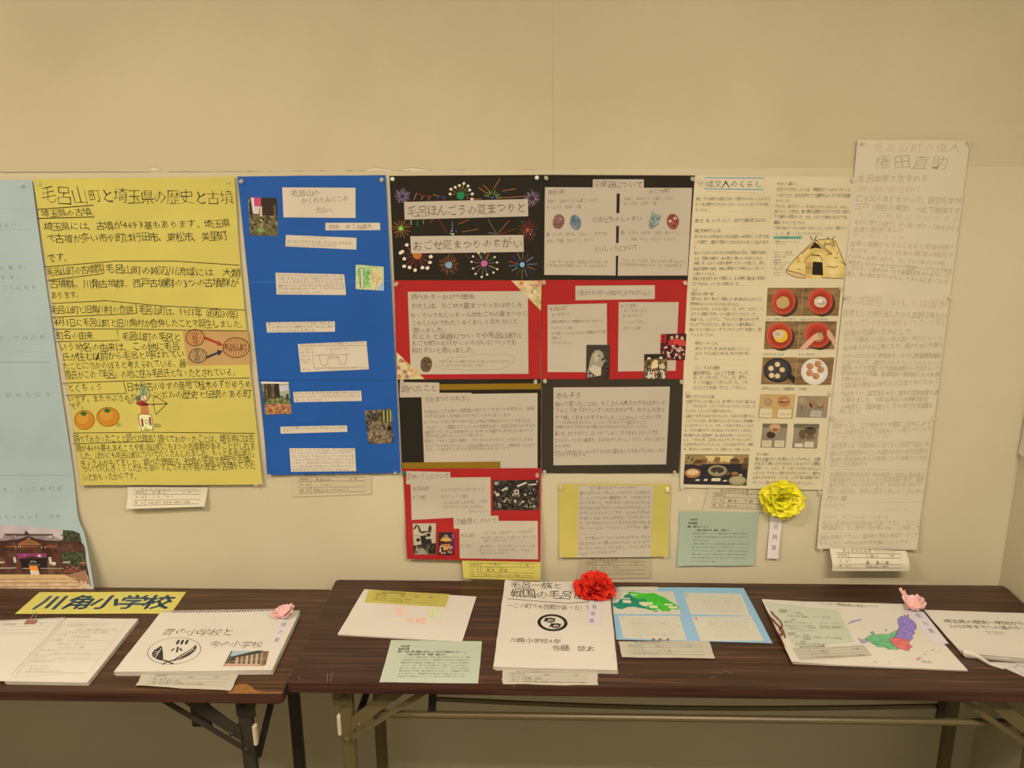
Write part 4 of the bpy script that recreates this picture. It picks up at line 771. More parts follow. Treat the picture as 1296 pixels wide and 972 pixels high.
photo(s_, fk, [(834, 636), (1016, 632), (1010, 828), (830, 828)], noise_mat('photo_dark_festival', [(50, 38, 22), (90, 70, 40), (150, 120, 60)], 120), e3, o, layer=4, label='colour photograph of pale lion masks at night')
# impressions sheet
s_ = cs = Surf('wall', .0032, amp=.0005, seed=28)
fl = crop(s_, 680, 475, 6.171)
o = sheet('black_report_sheet', s_, [(35, 30), (1148, 28), (1106, 764), (35, 764)], greyp, n=(16, 12), fr=fl, seed=28, edge=.0003)
tag(o, 'charcoal sheet framing a single white handwritten page, above the small yellow sheet', 'poster', 'sheets of the summer festival report')
slip_card(fl, [(126, 95), (1036, 88), (1006, 695), (126, 702)], [('かんそう', 148, 156, 345, 154, 56), ('調べて見ったことは、たくさんの人たちがおはやしの', 138, 226, 1002, 212, 42), ('でんとうをうけついでくれたおかげで、わたしもまつ', 140, 274, 1000, 266, 42), ('りで楽しくおまつりをできていることにかんしゃしたいです。', 140, 330, 1006, 326, 38), ('いつもは大ぬまさんといっしょにしているので一回おたいこで', 140, 368, 850, 366, 32), ('お囃子のはやさやなかまで笛のはいりかたがむずかしかったです。', 140, 404, 874, 402, 32), ('楽しや、おどりがうり、はっぴしているところがおもしろかったです、', 134, 456, 970, 446, 40), ('まだならっていない曲目を、おぼえたりしたいしょうらい、おおくはたら', 134, 508, 996, 496, 34), ('たいです。', 136, 556, 282, 552, 36), ('わたしも大人になったら子どもたちに笛をおしえてあげていきたいです', 134, 600, 1000, 588, 34), ('つづけていきたいな', 136, 626, 380, 620, 28)], 30, name='writing_panel', m=white, par=o, col=(98, 84, 62), n=(14, 10))
# small yellow sheet
s_ = cs = Surf('wall', .0034, amp=.0006, lifts=[(1, .84, .78, .005, 1.5)], seed=29)
fm = crop(s_, 690, 595, 6.171)
o = sheet('yellow_report_sheet', s_, [(105, 108), (980, 108), (960, 674), (108, 682)], paper_mat('yellow_paper_small', (192, 172, 82), .05), n=(16, 12), fr=fm, seed=29, edge=.0003)
tag(o, 'small yellow sheet with a white middle page of pencilled lines, above the red rosette', 'poster', 'sheets of the summer festival report')
lines = ['今と昔のおはやしのちがい', '昔のおはやしは、のれんしゅうをするところはあまり', 'いっしょうけんめい練習をして、つきあたりも', 'たくさんあって、ではやまさしいひとばかりでした', 'おぼえるのはむずかしいけれどきそのれんしゅう', 'もだいじだということです。じぶんのきもち', 'おはやしでは、かんじがちがっておもしろいと', 'り、おいちばんたのしいときはともだちのみんな', 'がいっしょになってたたくところですの、曲の', 'に上手になったとほめられるときです。たい', 'こ、がすきなのでこれからもがんばります。またつ', 'みんなではじめて聞いたひとがよろこんでくれて', 'やったとうれしくなりますし、たのしみです', 'べんきょうしてみたいです。']
lines_ = [(t_, 345 if i == 0 else 272-i, 138+i*39.5, 715 if i == 0 else (575 if i == 13 else 822), 134+i*38.5, 24 if i == 0 else 30) for i, t_ in enumerate(lines)]
slip_card(fm, [(262, 122), (844, 120), (826, 678), (252, 682)], lines_, 30, name='writing_panel', m=white, par=o, col=(98, 84, 62), n=(10, 10))
s2 = Surf('wall', .0020, amp=.0004, seed=30); q_ = [(733.5, 706), (824, 706.5), (823.5, 731.5), (729, 733)]
c_ = sheet('entry_card', s2, q_, paper_mat('thin_buff_card', (188, 168, 128), .04), n=(10, 8)); tag(c_, 'buff entry card under the small yellow sheet, partly behind the red rosette', 'card')
entry_card_ink(s2, 0, [(733, 706), (823, 706.5), (823, 729.5), (733, 731)], [('川角小', .34, .5, .28, .12), ('3年', .72, .84, .26, .12), ('さかい　りおん', .3, .6, .5, .12), ('おはやしのちがい', .27, .76, .76, .12)], c_)

# ----- white lined poster
s_ = cs = Surf('wall', .0042, amp=.0006, lifts=[(1, .84+.2, .90, .003, 1.5)], seed=31)
lined = paper_mat('lined_poster_paper', (209, 191, 146), .035)
o = sheet('white_lined_poster', s_, [((879.5, 222), (1081, 224)), ((868, 400), (1064, 400)), ((860.5, 617), (1041.5, 620))], lined, n=(18, 30), seed=31)
tag(o, 'white lined poster with a drawn thatched pit dwelling, orange bowls and pottery photographs', 'poster')
fn = crop(s_, 860, 215, 5.635); fo = crop(s_, 860, 355, 5.635); fp = crop(s_, 850, 480, 5.635)
k = Ink(s_, 0, fn); RL = (196, 172, 124)
k.line([(182, 56), (602, 58), (598, 140), (180, 136)], 1.2, (96, 140, 160), True); k.text('縄文人のくらし', 188, 100, 592, 102, 60, (40, 40, 36), -.012, ks=.85)
k.line([(190, 154), (520, 162), (560, 176)], .7, (206, 160, 110))
yy = [182, 222, 260, 298, 335, 375, 415, 452, 490, 528, 566, 604, 642, 680, 715, 752, 790, 826]
for i, y in enumerate(yy): k.line([(104-i*1.6, y), (662-i*3, y-2)], .35, RL)
B = [('現在、今では電気や水道などがあって便利なものがたくさんあるけど', 118, 206, 650, 206, 26), ('あった昔は電気やガスもなかったから、どんなくらしをしていたか気に', 112, 245, 640, 246, 26), ('なったから。', 112, 286, 218, 286, 26), ('調べ方　本、インターネット　自分で土器を見てみるなど', 112, 362, 624, 358, 30), ('縄文時代とは', 108, 434, 292, 434, 28), ('約1万3000年前から紀元前5〜4世紀ごろまで続', 108, 476, 636, 474, 28), ('いた時代、縄文土器がつかわれたためこの名がある', 106, 514, 638, 516, 28), ('う。', 100, 552, 132, 552, 26), ('血のつながりのある人々が共同生活を営み、住居は台地に', 104, 592, 626, 588, 26), ('あり、狩猟や採集で、木の実など食べものを手に入れた。', 104, 632, 606, 630, 26), ('太陽、月、山などの自然や動物のたましいを信じた。鳥や、', 100, 664, 624, 664, 26), ('豊富な獲物や道具、家族の繁栄などを神によくいのった', 98, 706, 606, 700, 26), ('土偶がつくられた。', 98, 742, 270, 742, 24), ('死者を手足を折りまげて埋葬した、ある時期に歯を抜く風習も', 92, 776, 612, 772, 26), ('広く行なわれ、いくつもの貝塚もあった。', 92, 812, 436, 812, 26)]
C2 = [('住まいと暮らし', 696, 98, 842, 100, 24), ('住まいで分かったのは、地面を50〜60センチくら', 694, 138, 1218, 142, 28), ('いほりさげ、柱を四本たてて屋根をふくたてあな住居', 692, 182, 1218, 182, 28), ('ものだった。', 684, 220, 800, 220, 24), ('けれども、夏はすずしく、冬はあたたかいとわかった。それに、', 680, 258, 1218, 266, 26), ('床につくった炉は、食べ物を調理するだけではなく明か', 676, 296, 1212, 298, 28), ('りや暖房の役目をした。また、けむりで屋根の虫よけでも', 674, 332, 1196, 338, 26), ('燻製にすることもできた。', 672, 374, 916, 378, 26), ('一軒に住んでいたのは四〜五人くらい、おそらく親子でい', 674, 414, 1200, 416, 26), ('っしょに、楽しくくらしていたのだろう。', 668, 450, 1034, 456, 26)]
for t_ in B+C2: k.text(*t_, col=(46, 38, 26))
for i in range(10): k.line([(690-i*2.5, 118+i*38.6), (1228-i*3, 122+i*38.6)], .35, RL)
k.line([(662, 180), (612, 826)], .35, RL)
k.poly([(664, 476), (680, 472), (870, 472), (878, 482), (866, 494), (672, 494)], (110, 160, 130)); k.text('たてあな住居のつくりかた', 680, 483, 862, 483, 16, (40, 60, 50))
for t_ in (('1.地面を50センチくらいほって', 666, 512, 855, 512, 14), ('　たいらにする。', 680, 526, 760, 528, 14), ('2.穴をほって、四本の柱', 654, 588, 800, 588, 14), ('　をたてて、はりをわたす。', 660, 606, 830, 606, 14), ('　なわでしばる。', 660, 620, 770, 622, 14), ('3.屋根の', 654, 642, 730, 642, 14), ('　骨組みをたてかけて、', 656, 660, 806, 662, 14), ('　なわでしばる。', 658, 676, 770, 678, 14), ('4.茅や草を', 650, 698, 750, 700, 14), ('　かさねてふく。', 654, 714, 770, 714, 14), ('　入り口をつくる', 654, 732, 752, 732, 14), ('　かんせい。', 654, 748, 752, 750, 14)): k.text(*t_, col=(64, 54, 38))
# pit dwelling
BR = (60, 44, 26); th_ = noise_mat('drawn_thatch', [(196, 164, 86), (212, 182, 104), (220, 194, 124)], 34)
k.poly([(760, 716), (810, 650), (862, 596), (960, 504), (1060, 492), (1110, 506), (1150, 600), (1182, 670), (1176, 770), (1020, 776), (900, 772), (800, 756)], th_)
k.poly([(760, 716), (800, 722), (860, 740), (900, 752), (900, 774), (820, 764), (764, 738)], (206, 170, 110))
k.poly([(924, 566), (966, 512), (1016, 564), (970, 556)], (34, 28, 20)); k.poly([(952, 656), (1018, 660), (1022, 752), (946, 746)], (30, 25, 18))
k.poly([(898, 660), (944, 650), (946, 742), (900, 744)], (212, 170, 96)); [k.line([(904+i*9, 658), (902+i*9, 742)], .5, BR) for i in range(5)]; k.line([(898, 700), (944, 698)], .7, BR)
for pts_ in ([(862, 596), (960, 504), (970, 500), (1088, 600)], [(870, 600), (964, 514), (1080, 604)], [(760, 716), (810, 650), (862, 596)], [(760, 716), (764, 738), (820, 764), (900, 774)], [(764, 716), (860, 740), (900, 760)], [(960, 504), (1060, 492), (1110, 506), (1150, 600), (1182, 676)], [(888, 664), (904, 630), (940, 600), (1000, 610), (1020, 650)], [(1012, 756), (1022, 770), (1170, 776)], [(952, 656), (1018, 660), (1022, 752), (946, 746), (952, 656)], [(1030, 520), (1096, 540)], [(1096, 510), (1034, 545)], [(1030, 520), (1034, 545)], [(1096, 510), (1100, 546)], [(1150, 654), (1184, 680)], [(1120, 600), (1134, 588)], [(838, 650), (860, 656)], [(840, 706), (862, 710)], [(1052, 684), (1090, 696), (1130, 690)], [(1100, 626), (1128, 628)], [(1050, 606), (1090, 598)], [(940, 610), (1000, 614)], [(840, 620), (850, 640)]): k.line(pts_, .8, BR)
for a, b in (((934, 474), (946, 502)), ((978, 470), (960, 504)), ((1054, 480), (1066, 494)), ((1108, 474), (1084, 502))): k.line([a, b], 1.2, (84, 60, 34))
k.fr = fo
D_ = [('縄文人の食べ物', 84, 96, 244, 96, 24), ('縄文人は、狩り・魚とり・採集により食べ物を手に入れていた。', 86, 130, 604, 136, 26), ('動物類ではイノシシやシカなどがとれた。', 80, 166, 438, 172, 26), ('川ではウナギ、コイなど魚とって、サケ、ウグイ、ア', 78, 204, 594, 204, 28), ('ユなどは群れを作って一度にたくさんとった。', 76, 238, 566, 240, 28), ('海岸では、ハマグリ、アサリなど潮のひいた干', 74, 278, 566, 276, 28), ('ガニやアワビがとれた。夏にはとくに量を集めた。', 72, 314, 552, 312, 28), ('秋になると森に入ってクリやドングリを拾い、家', 70, 350, 584, 350, 28), ('ごとにしまっていた。', 68, 386, 262, 388, 26),
      ('縄文クッキーとは', 112, 446, 272, 448, 24), ('縄文クッキーはその昔、森の木の実を粉にしてつくった', 112, 484, 498, 488, 24), ('もので、クルミや栗などの粉と卵、肉などを混ぜて焼い', 112, 520, 500, 520, 24), ('た。', 108, 556, 144, 556, 22), ('つくってみた感想', 100, 622, 284, 624, 26), ('縄文時代は、どんぐりを使っていた', 98, 660, 490, 660, 30), ('が、ナッツをつかってつくった。意外に', 98, 694, 486, 690, 30), ('ナッツの味がしておいしかった。これ', 98, 728, 488, 724, 30), ('ばどんぐりを使ってつくってみたい。', 96, 764, 490, 764, 30)]
for t_ in D_: k.text(*t_, col=(46, 38, 26))
for y in (178, 214, 250, 288, 326, 360, 396): k.line([(68, y), (596, y)], .35, RL)
for y in (430, 465, 500, 530, 566, 600, 640, 675, 708, 744, 776): k.line([(100, y), (505, y)], .35, RL)
for t_ in (('①ナッツを粉にする（ミキサー）', 620, 276, 836, 276, 20), ('②ふくろに入れまぜる', 862, 276, 1056, 278, 20), ('③たまごを入れる', 598, 526, 748, 528, 20), ('④よくまぜる', 846, 526, 962, 528, 20), ('⑤形をととのえ　⑥表裏焼く　⑦完成', 582, 770, 906, 774, 24)): k.text(*t_, col=(46, 38, 26))
k.fr = fp
E_ = [('暮らしをささえた土器', 104, 122, 304, 124, 24), ('土器がでたところの暮らしは、食べ物だけではなく運ぶため', 104, 156, 600, 160, 24), ('くってきたものを、しばってかたいもようがよごれなかった', 104, 190, 596, 192, 24), ('みぐだい、とりのような食をためわけた。', 98, 224, 444, 228, 24), ('土器ができてからはにたりやいたり、ためられた食べもの', 96, 262, 592, 262, 24), ('としてつくられた。魚や貝などのいやすやもらい不思議が', 94, 294, 590, 298, 24), ('よくなりおいしくなった。また、くりぬきの皿もよくできた', 92, 328, 588, 332, 24), ('ら、おもち運びやすくまた次はいのもちだけにつかえた。', 90, 362, 590, 366, 24), ('縄文時代の次の弥生時代、食の始まり中をくつかうように', 86, 400, 574, 402, 24), ('いく。うずまく形、口が広いもようもうすいものになり', 86, 432, 570, 430, 24), ('の丈夫が作られるようになった。これらはおにぎりを、食卓', 86, 464, 580, 464, 24), ('を。魅力は一つが大切にして、日常となって使っていた。', 86, 498, 576, 502, 24), ('まとめ書き', 604, 534, 694, 536, 20), ('昔は土器がない生活をしていたけれど、土器', 594, 570, 1060, 570, 28), ('があると焼いたり水をたくわえたりと便利', 590, 602, 1062, 604, 28), ('な物だった。しかし、ずっと使ったり作るのがたいへ', 586, 634, 1070, 638, 26), ('んだった。今ではいい物があるかもしれないし、便利な', 582, 668, 1064, 670, 26), ('ためにだれもがもっている。つまり昔の知恵がある', 578, 700, 1062, 700, 26), ('からこそ、物を大切にし、資源をたいせつにしたい。', 578, 734, 1030, 742, 26)]
for t_ in E_: k.text(*t_, col=(46, 38, 26))
for i in range(12): k.line([(100-i*1.5, 140+i*33.5), (608-i*2, 140+i*33.5)], .35, RL)
k.build('handwriting', o)
fw_ = noise_mat('photo_wood_table', [(104, 76, 44), (128, 96, 58), (150, 116, 72)], 16, (1, 6, 6))
bowl, bowl2, bdk = (178, 60, 40), (152, 48, 34), (196, 80, 56)
def bowl_(k, cx, cy, rx, ry, fill, rot=.3):
    k.ell(cx+14, cy+16, rx*1.05, ry*1.02, (66, 46, 28), 20, rot); k.ell(cx, cy, rx, ry, bdk, 22, rot); k.ell(cx+2, cy+2, rx*.92, ry*.92, bowl, 22, rot); k.ell(cx+4, cy+6, rx*.72, ry*.72, bowl2, 20, rot)
    for f_ in fill: k.ell(cx+f_[0], cy+f_[1], f_[2], f_[3], f_[4], 14, f_[5] if len(f_) > 5 else 0, .06)
def b1(k): bowl_(k, 742, 150, 84, 92, [(-6, 8, 48, 44, (178, 146, 84), -.3)])
def b2(k): bowl_(k, 1004, 148, 88, 92, [(0, 4, 46, 40, (196, 176, 140)), (8, 10, 28, 18, (170, 146, 110)), (-4, -2, 22, 14, (216, 200, 170))])
def b3(k): bowl_(k, 712, 392, 92, 92, [(10, 4, 52, 46, (206, 170, 40)), (-8, -8, 40, 32, (200, 180, 140)), (-14, -12, 22, 14, (180, 156, 116))])
def b4(k):
    bowl_(k, 984, 388, 92, 90, [(6, 16, 40, 34, (170, 110, 60))]); k.poly([(850, 488), (900, 440), (950, 390), (990, 372), (1020, 392), (1012, 414), (960, 430), (900, 488)], (206, 156, 120)); k.poly([(985, 375), (1018, 370), (1020, 400), (990, 410)], (150, 150, 90))
    k.poly([(1105, 480), (1086, 440), (1050, 390), (1052, 356), (1070, 350), (1100, 400), (1120, 440)], (200, 152, 118))
def b5(k):
    k.ell(700, 640, 100, 88, (40, 38, 36), 22); k.ell(698, 638, 84, 74, (60, 58, 56), 22); k.poly([(760, 640), (826, 690), (820, 740), (770, 690)], (36, 34, 32))
    for x, y in ((698, 598), (652, 626), (732, 636), (656, 676), (698, 680)): k.ell(x, y, 20, 19, (206, 170, 110), 12); k.ell(x, y, 14, 13, (216, 184, 130), 10)
def b6(k):
    k.ell(962, 650, 96, 94, (206, 196, 170), 24); k.ell(962, 650, 74, 72, (216, 206, 180), 22)
    for x, y in ((930, 612), (986, 596), (1006, 636), (926, 660), (972, 682)): k.ell(x, y, 26, 24, (170, 112, 62), 12); k.ell(x+2, y, 18, 16, (190, 132, 78), 10); k.ell(x-4, y+3, 6, 5, (110, 60, 36), 6)
for fr_, q4, fn_, lab in ((fo, [(628, 52), (880, 52), (868, 252), (618, 252)], b1, 'photograph of dough in an orange bowl'), (fo, [(882, 52), (1150, 52), (1132, 252), (870, 252)], b2, 'photograph of flour in an orange bowl'), (fo, [(612, 290), (858, 290), (842, 490), (602, 490)], b3, 'photograph of egg in an orange bowl'), (fo, [(860, 290), (1122, 290), (1106, 490), (844, 490)], b4, 'photograph of hands mixing in an orange bowl'), (fo, [(594, 548), (838, 548), (820, 742), (580, 740)], b5, 'photograph of five round cakes in a dark frying pan'), (fo, [(840, 550), (1104, 548), (1080, 744), (822, 744)], b6, 'photograph of brown cookies on a white plate')):
    photo(s_, fr_, q4, fw_, fn_, o, label=lab)
bg = noise_mat('photo_museum_wall', [(176, 142, 84), (190, 156, 98)], 20); bg2 = noise_mat('photo_museum_grey', [(128, 112, 84), (146, 130, 100)], 20)
def m1(k):
    k.ell(686, 162, 30, 28, (150, 120, 84), 14); k.ell(684, 160, 22, 20, (164, 134, 96), 12); k.ell(800, 158, 46, 38, (170, 116, 70), 16); k.poly([(780, 130), (800, 150), (840, 160), (800, 168), (760, 164), (790, 152)], (70, 40, 26)); k.ell(805, 150, 22, 10, (190, 140, 96), 10); k.poly([(632, 208), (718, 210), (712, 270), (628, 268)], (206, 190, 146)); k.poly([(762, 212), (856, 214), (850, 274), (754, 270)], (206, 190, 146))
    for x, y in ((650, 228), (780, 230)): k.text('石皿', x, y, x+50, y, 10, (60, 50, 36)); k.line([(x-10, y+14), (x+60, y+14)], .35, (120, 104, 76)); k.line([(x-10, y+24), (x+56, y+24)], .35, (120, 104, 76))
def m2(k):
    k.ell(936, 156, 34, 32, (150, 124, 80), 14); k.ell(930, 150, 24, 22, (164, 138, 96), 12); k.ell(1004, 178, 30, 26, (150, 112, 74), 12); k.poly([(978, 166), (990, 198), (1006, 200), (996, 176)], (50, 36, 24)); k.ell(1082, 150, 26, 26, (156, 126, 86), 14); k.ell(1054, 188, 20, 14, (60, 44, 30), 10); k.ell(1056, 184, 18, 12, (170, 130, 90), 10); k.ell(1086, 190, 12, 12, (110, 84, 54), 8); k.ell(1092, 188, 10, 11, (164, 130, 90), 8); k.line([(930, 190), (928, 212)], .8, (70, 56, 36)); k.poly([(994, 222), (1072, 224), (1064, 268), (986, 264)], (176, 166, 140)); [k.line([(1002, 236+i*8), (1056, 237+i*8)], .3, (110, 100, 80)) for i in range(3)]
def m3(k):
    k.poly([(648, 316), (826, 318), (824, 346), (646, 344)], (104, 92, 68)); k.ell(708, 396, 32, 26, (60, 48, 34), 14); k.poly([(694, 344), (710, 322), (762, 320), (778, 344), (764, 376), (740, 384), (712, 376)], (176, 132, 84)); k.ell(736, 336, 40, 16, (190, 146, 96), 16); k.ell(738, 360, 22, 10, (120, 84, 50), 12)
    for x in (646, 736): k.poly([(x, 436), (x+68, 436), (x+64, 482), (x-4, 480)], (200, 184, 142)); k.line([(x+6, 450), (x+56, 450)], .4, (90, 78, 56)); k.line([(x+6, 462), (x+54, 462)], .3, (120, 104, 78))
def m4(k):
    k.poly([(872, 318), (1052, 320), (1050, 348), (870, 344)], (104, 92, 68)); k.ell(930, 392, 24, 34, (96, 78, 52), 12); k.poly([(946, 350), (990, 332), (1032, 342), (1028, 380), (1004, 398), (970, 396), (950, 378)], (84, 70, 50)); k.ell(990, 346, 40, 16, (110, 94, 70), 16); k.ell(990, 350, 30, 10, (50, 42, 30), 14); k.poly([(960, 396), (1000, 398), (1016, 420), (984, 430), (954, 424)], (110, 84, 58)); k.line([(1006, 390), (1020, 428)], .8, (60, 50, 34)); k.line([(950, 392), (940, 430)], .8, (60, 50, 34)); k.poly([(880, 456), (938, 458), (934, 484), (876, 482)], (206, 190, 150)); k.poly([(950, 444), (1016, 446), (1010, 486), (944, 484)], (200, 184, 142)); k.text('弥生', 964, 456, 996, 456, 9, (60, 50, 36))
for q4, fn_, bb, lab in (([(632, 106), (884, 108), (864, 281), (614, 278)], m1, bg, 'photograph of two stone dishes with captions'), ([(902, 118), (1120, 120), (1106, 275), (884, 272)], m2, bg2, 'photograph of several small clay bowls'), ([(650, 315), (828, 317), (812, 489), (632, 486)], m3, bg2, 'photograph of one pale clay pot'), ([(876, 316), (1054, 318), (1036, 494), (858, 490)], m4, bg2, 'photograph of one dark clay pot')):
    photo(s_, fp, q4, bb, fn_, o, label=lab, n=(5, 5))
def m5(k):
    k.poly([(96, 538), (550, 538), (548, 600), (94, 606)], (150, 120, 70)); k.poly([(240, 545), (440, 545), (436, 590), (240, 590)], (206, 180, 110)); k.poly([(92, 606), (548, 600), (532, 752), (86, 748)], (40, 38, 40))
    for cx, cy, rx, ry, a_, b_ in ((190, 590, 40, 22, (130, 92, 56), (90, 60, 36)), (150, 666, 56, 32, (176, 120, 66), (206, 176, 120)), (326, 650, 68, 38, (150, 134, 84), (60, 56, 48)), (450, 580, 36, 20, (120, 84, 52), (80, 56, 36)), (470, 720, 62, 34, (150, 134, 90), (166, 150, 104)), (236, 570, 20, 14, (110, 80, 50), (150, 116, 74)), (326, 566, 22, 14, (120, 88, 54), (150, 110, 70)), (450, 672, 28, 14, (120, 80, 46), (150, 106, 62)), (400, 668, 14, 12, (120, 84, 56), (90, 60, 40))):
        k.ell(cx, cy+6, rx, ry, (a_[0]*.7, a_[1]*.7, a_[2]*.7), 18); k.ell(cx, cy, rx, ry, a_, 18, 0, .03); k.ell(cx, cy-3, rx*.72, ry*.6, b_, 16)
    k.poly([(310, 560), (344, 560), (336, 600), (318, 600)], (130, 94, 58)); k.poly([(224, 575), (250, 575), (244, 600), (230, 600)], (110, 78, 48)); k.ell(320, 664, 8, 4, (196, 190, 170), 6)
    for a in ((168, 712, 200, 724), (228, 710, 256, 724), (282, 704, 348, 726), (366, 718, 394, 728), (480, 676, 502, 686)): k.poly([(a[0]+4, a[1]), (a[2]+2, a[1]), (a[2]-2, a[3]), (a[0], a[3])], (206, 190, 140))
    for i in range(6): k.line([(500+i*7, 640), (520+i*6, 560)], .9, (96, 66, 36))
    k.blobs(96, 540, 170, 606, [(90, 84, 60), (60, 50, 34), (150, 130, 90)], 20, 10)
photo(s_, fp, [(96, 535), (552, 536), (533, 758), (84, 748)], noise_mat('photo_museum_dark', [(50, 44, 36), (80, 66, 46)], 60), m5, o, label='wide photograph of pots laid out on a dark museum table')
s2 = Surf('wall', .0024, amp=.0004, seed=32); q_ = [(896, 618), (984, 621), (980, 649), (889, 647)]
c_ = sheet('entry_card', s2, q_, paper_mat('buff_card', (196, 178, 136), .04), n=(10, 8)); tag(c_, 'buff entry card below the white lined poster, partly behind the yellow rosette', 'card')
entry_card_ink(s2, 0, [(896, 618), (992, 621), (989, 649), (891, 646)], [('川角小', .45, .6, .22, .1), ('6年', .7, .82, .26, .12), ('藤本　千颯', .28, .62, .52, .15), ('縄文人のくらし', .28, .62, .77, .12)], c_)
# green comment note on the wall
s2 = Surf('wall', .0030, amp=.0010, lifts=[(1, .80, .745, .004, 1.5)], seed=33); fq = crop(s2, 850, 595, 6.171)
grn_p = paper_mat('pale_green_paper', (162, 170, 136), .04)
o = sheet('comment_note', s2, [(64, 318), (680, 328), (645, 745), (45, 748)], grn_p, fr=fq, n=(14, 10), edge=.0005, seed=33); tag(o, 'pale green printed comment note fixed to the wall beside the yellow rosette', 'note')
k = Ink(s2, 0, fq); G = (70, 72, 56)
for t_ in (('（学芸員の講評）', 136, 386, 208, 386, 14), ('学芸員賞', 128, 414, 200, 414, 20), ('題名「縄文人のくらし」', 124, 441, 298, 443, 18), ('川角小学校六年　藤本　千颯さん', 190, 468, 452, 470, 18)): k.text(*t_, col=(40, 44, 34), off=.012, hand=0)
for i in range(9):
    y = 494+i*27.2; x1 = (596, 600, 292, 600, 600, 598, 590, 580, 350)[i]
    n_ = 27 if x1 > 400 else (9 if i == 2 else 14); src = '縄文時代の暮らしについて土器や住居、食べ物などを自分で調べたことを分かりやすくまとめています。実際に作って食べてみた感想がよく伝わり、今の生活とくらべて考えたところがすばらしいと思います。'
    st_ = (i*17) % 50; k.text((src+src)[st_:st_+n_], 166-i*1.6, y, x1, y+2, 14, (86, 90, 70), hand=0)
k.build('printed_text', o)

# ----- three tall white pencil sheets
tallp = paper_mat('plain_white_sheet', (205, 188, 150), .03, creases=.12)
def tall(rows, base, label, seed, lines, fr_, rules=(), lifts=()):
    s_ = Surf('wall', base, amp=.0006, lifts=lifts, seed=seed)
    o = sheet('pencil_report_sheet', s_, rows, tallp, n=(14, 16), seed=seed, edge=.0002); tag(o, label, 'poster', 'three joined pencil report sheets')
    k = Ink(s_, 0, crop(s_, *fr_))
    for t_ in lines: k.text(*t_[:6], col=t_[6] if len(t_) > 6 else (176, 156, 122), off=t_[7] if len(t_) > 7 else 0)
    for l_ in rules: k.line(l_, .5, (176, 158, 124))
    k.build('pencil_writing', o); return o
P1 = (168, 149, 115); P2 = (156, 138, 106)
tall([(1085, 177), (1227.5, 177.5), (1202, 374), (1067.5, 374)], .0044, 'topmost of three joined white sheets of faint pencil, rising above its neighbours', 41,
     [('毛呂山町の偉人', 358, 130, 905, 130, 56, (186, 166, 130)), ('権田直助', 355, 222, 840, 220, 88, P1, -.012), ('毛呂本郷で生まれる', 270, 322, 705, 318, 46, P1), ('実家の神主の家に生まれて', 265, 386, 655, 384, 42, (184, 164, 128)), ('亡き父のあとをついで、医学を学び', 260, 440, 905, 462, 44, P1), ('江戸（現在の東京）へ出て勉強する', 255, 490, 905, 520, 42, P1), ('えらい先生について学ぶ', 260, 540, 905, 570, 36, (184, 164, 128)), ('毛呂に帰り25歳で、その後に診りょう所をひらき', 250, 584, 900, 632, 34, P1), ('医者と名付けました', 245, 632, 550, 636, 36, P1), ('やくせんじゅつ', 235, 668, 560, 686, 30, (180, 160, 124)), ('医業の実績がとうとくなると勉強を続け', 222, 720, 860, 746, 38, P1), ('ながら、とくに日本の医道の研究で', 220, 760, 860, 794, 34, P1), ('けが人の治療にあたり、たくさんの弟子が入門し、', 212, 800, 850, 848, 32, P1), ('神主をしながら一人で出かけて診療をつづけたので有名', 208, 836, 850, 890, 32, P2), ('になり多くの弟子があつまり皇漢医学をひろめていった', 204, 870, 840, 920, 32, P2), ('医は、人の命をあずかるもの、とみんなに言っていた', 200, 905, 830, 956, 34, P2)], (1030, 160, 4.861))
tall([(1068, 372.5), (1202, 373.5), (1182.5, 527), (1051, 527)], .0058, 'middle of three joined white sheets of faint pencil, headed by larger writing', 42,
     [('病は国病　いしゃは国手', 185, 190, 820, 220, 58, (184, 164, 128)), ('医者として病を治したから直助は考えが', 180, 272, 815, 290, 44, P1), ('かわっていきました国をよくしたいと考え', 185, 334, 810, 332, 44, (180, 160, 124)), ('日本の将来のためにした', 185, 394, 600, 386, 44, P1), ('そして幕末では民の病は国の病だといった', 180, 440, 795, 426, 36, P1), ('私は考えがさらに強くなり、国のために大事な', 178, 490, 795, 466, 36, P2), ('ながいたたかいに参加をきっかけに尊皇攘夷運動', 175, 538, 785, 532, 34, P2), ('に身をおいて、幕府をたおそうとしたがおちつか', 175, 574, 780, 584, 32, P1), ('医院にもどり京都へ行き岩倉具視さんとはたらいて', 170, 608, 780, 614, 32, P2), ('明治政府でも活躍、医道取調べ御用掛にも大久保', 170, 642, 770, 654, 32, P2), ('を務めました。', 168, 680, 350, 682, 34, P2), ('引退後の晩年は神代のは日本であらためて', 168, 722, 770, 692, 36, P1), ('句点をうつ、国文法を大きく進めた国語学者の道', 170, 768, 765, 762, 34, P2), ('も築きました。今年は大山の大神社宮司', 168, 808, 700, 802, 34, P2), ('の神主に。国学者としても学力と知識を', 162, 850, 735, 842, 34, P2), ('残しました。', 160, 880, 310, 882, 30, P2)], (1030, 340, 4.861))
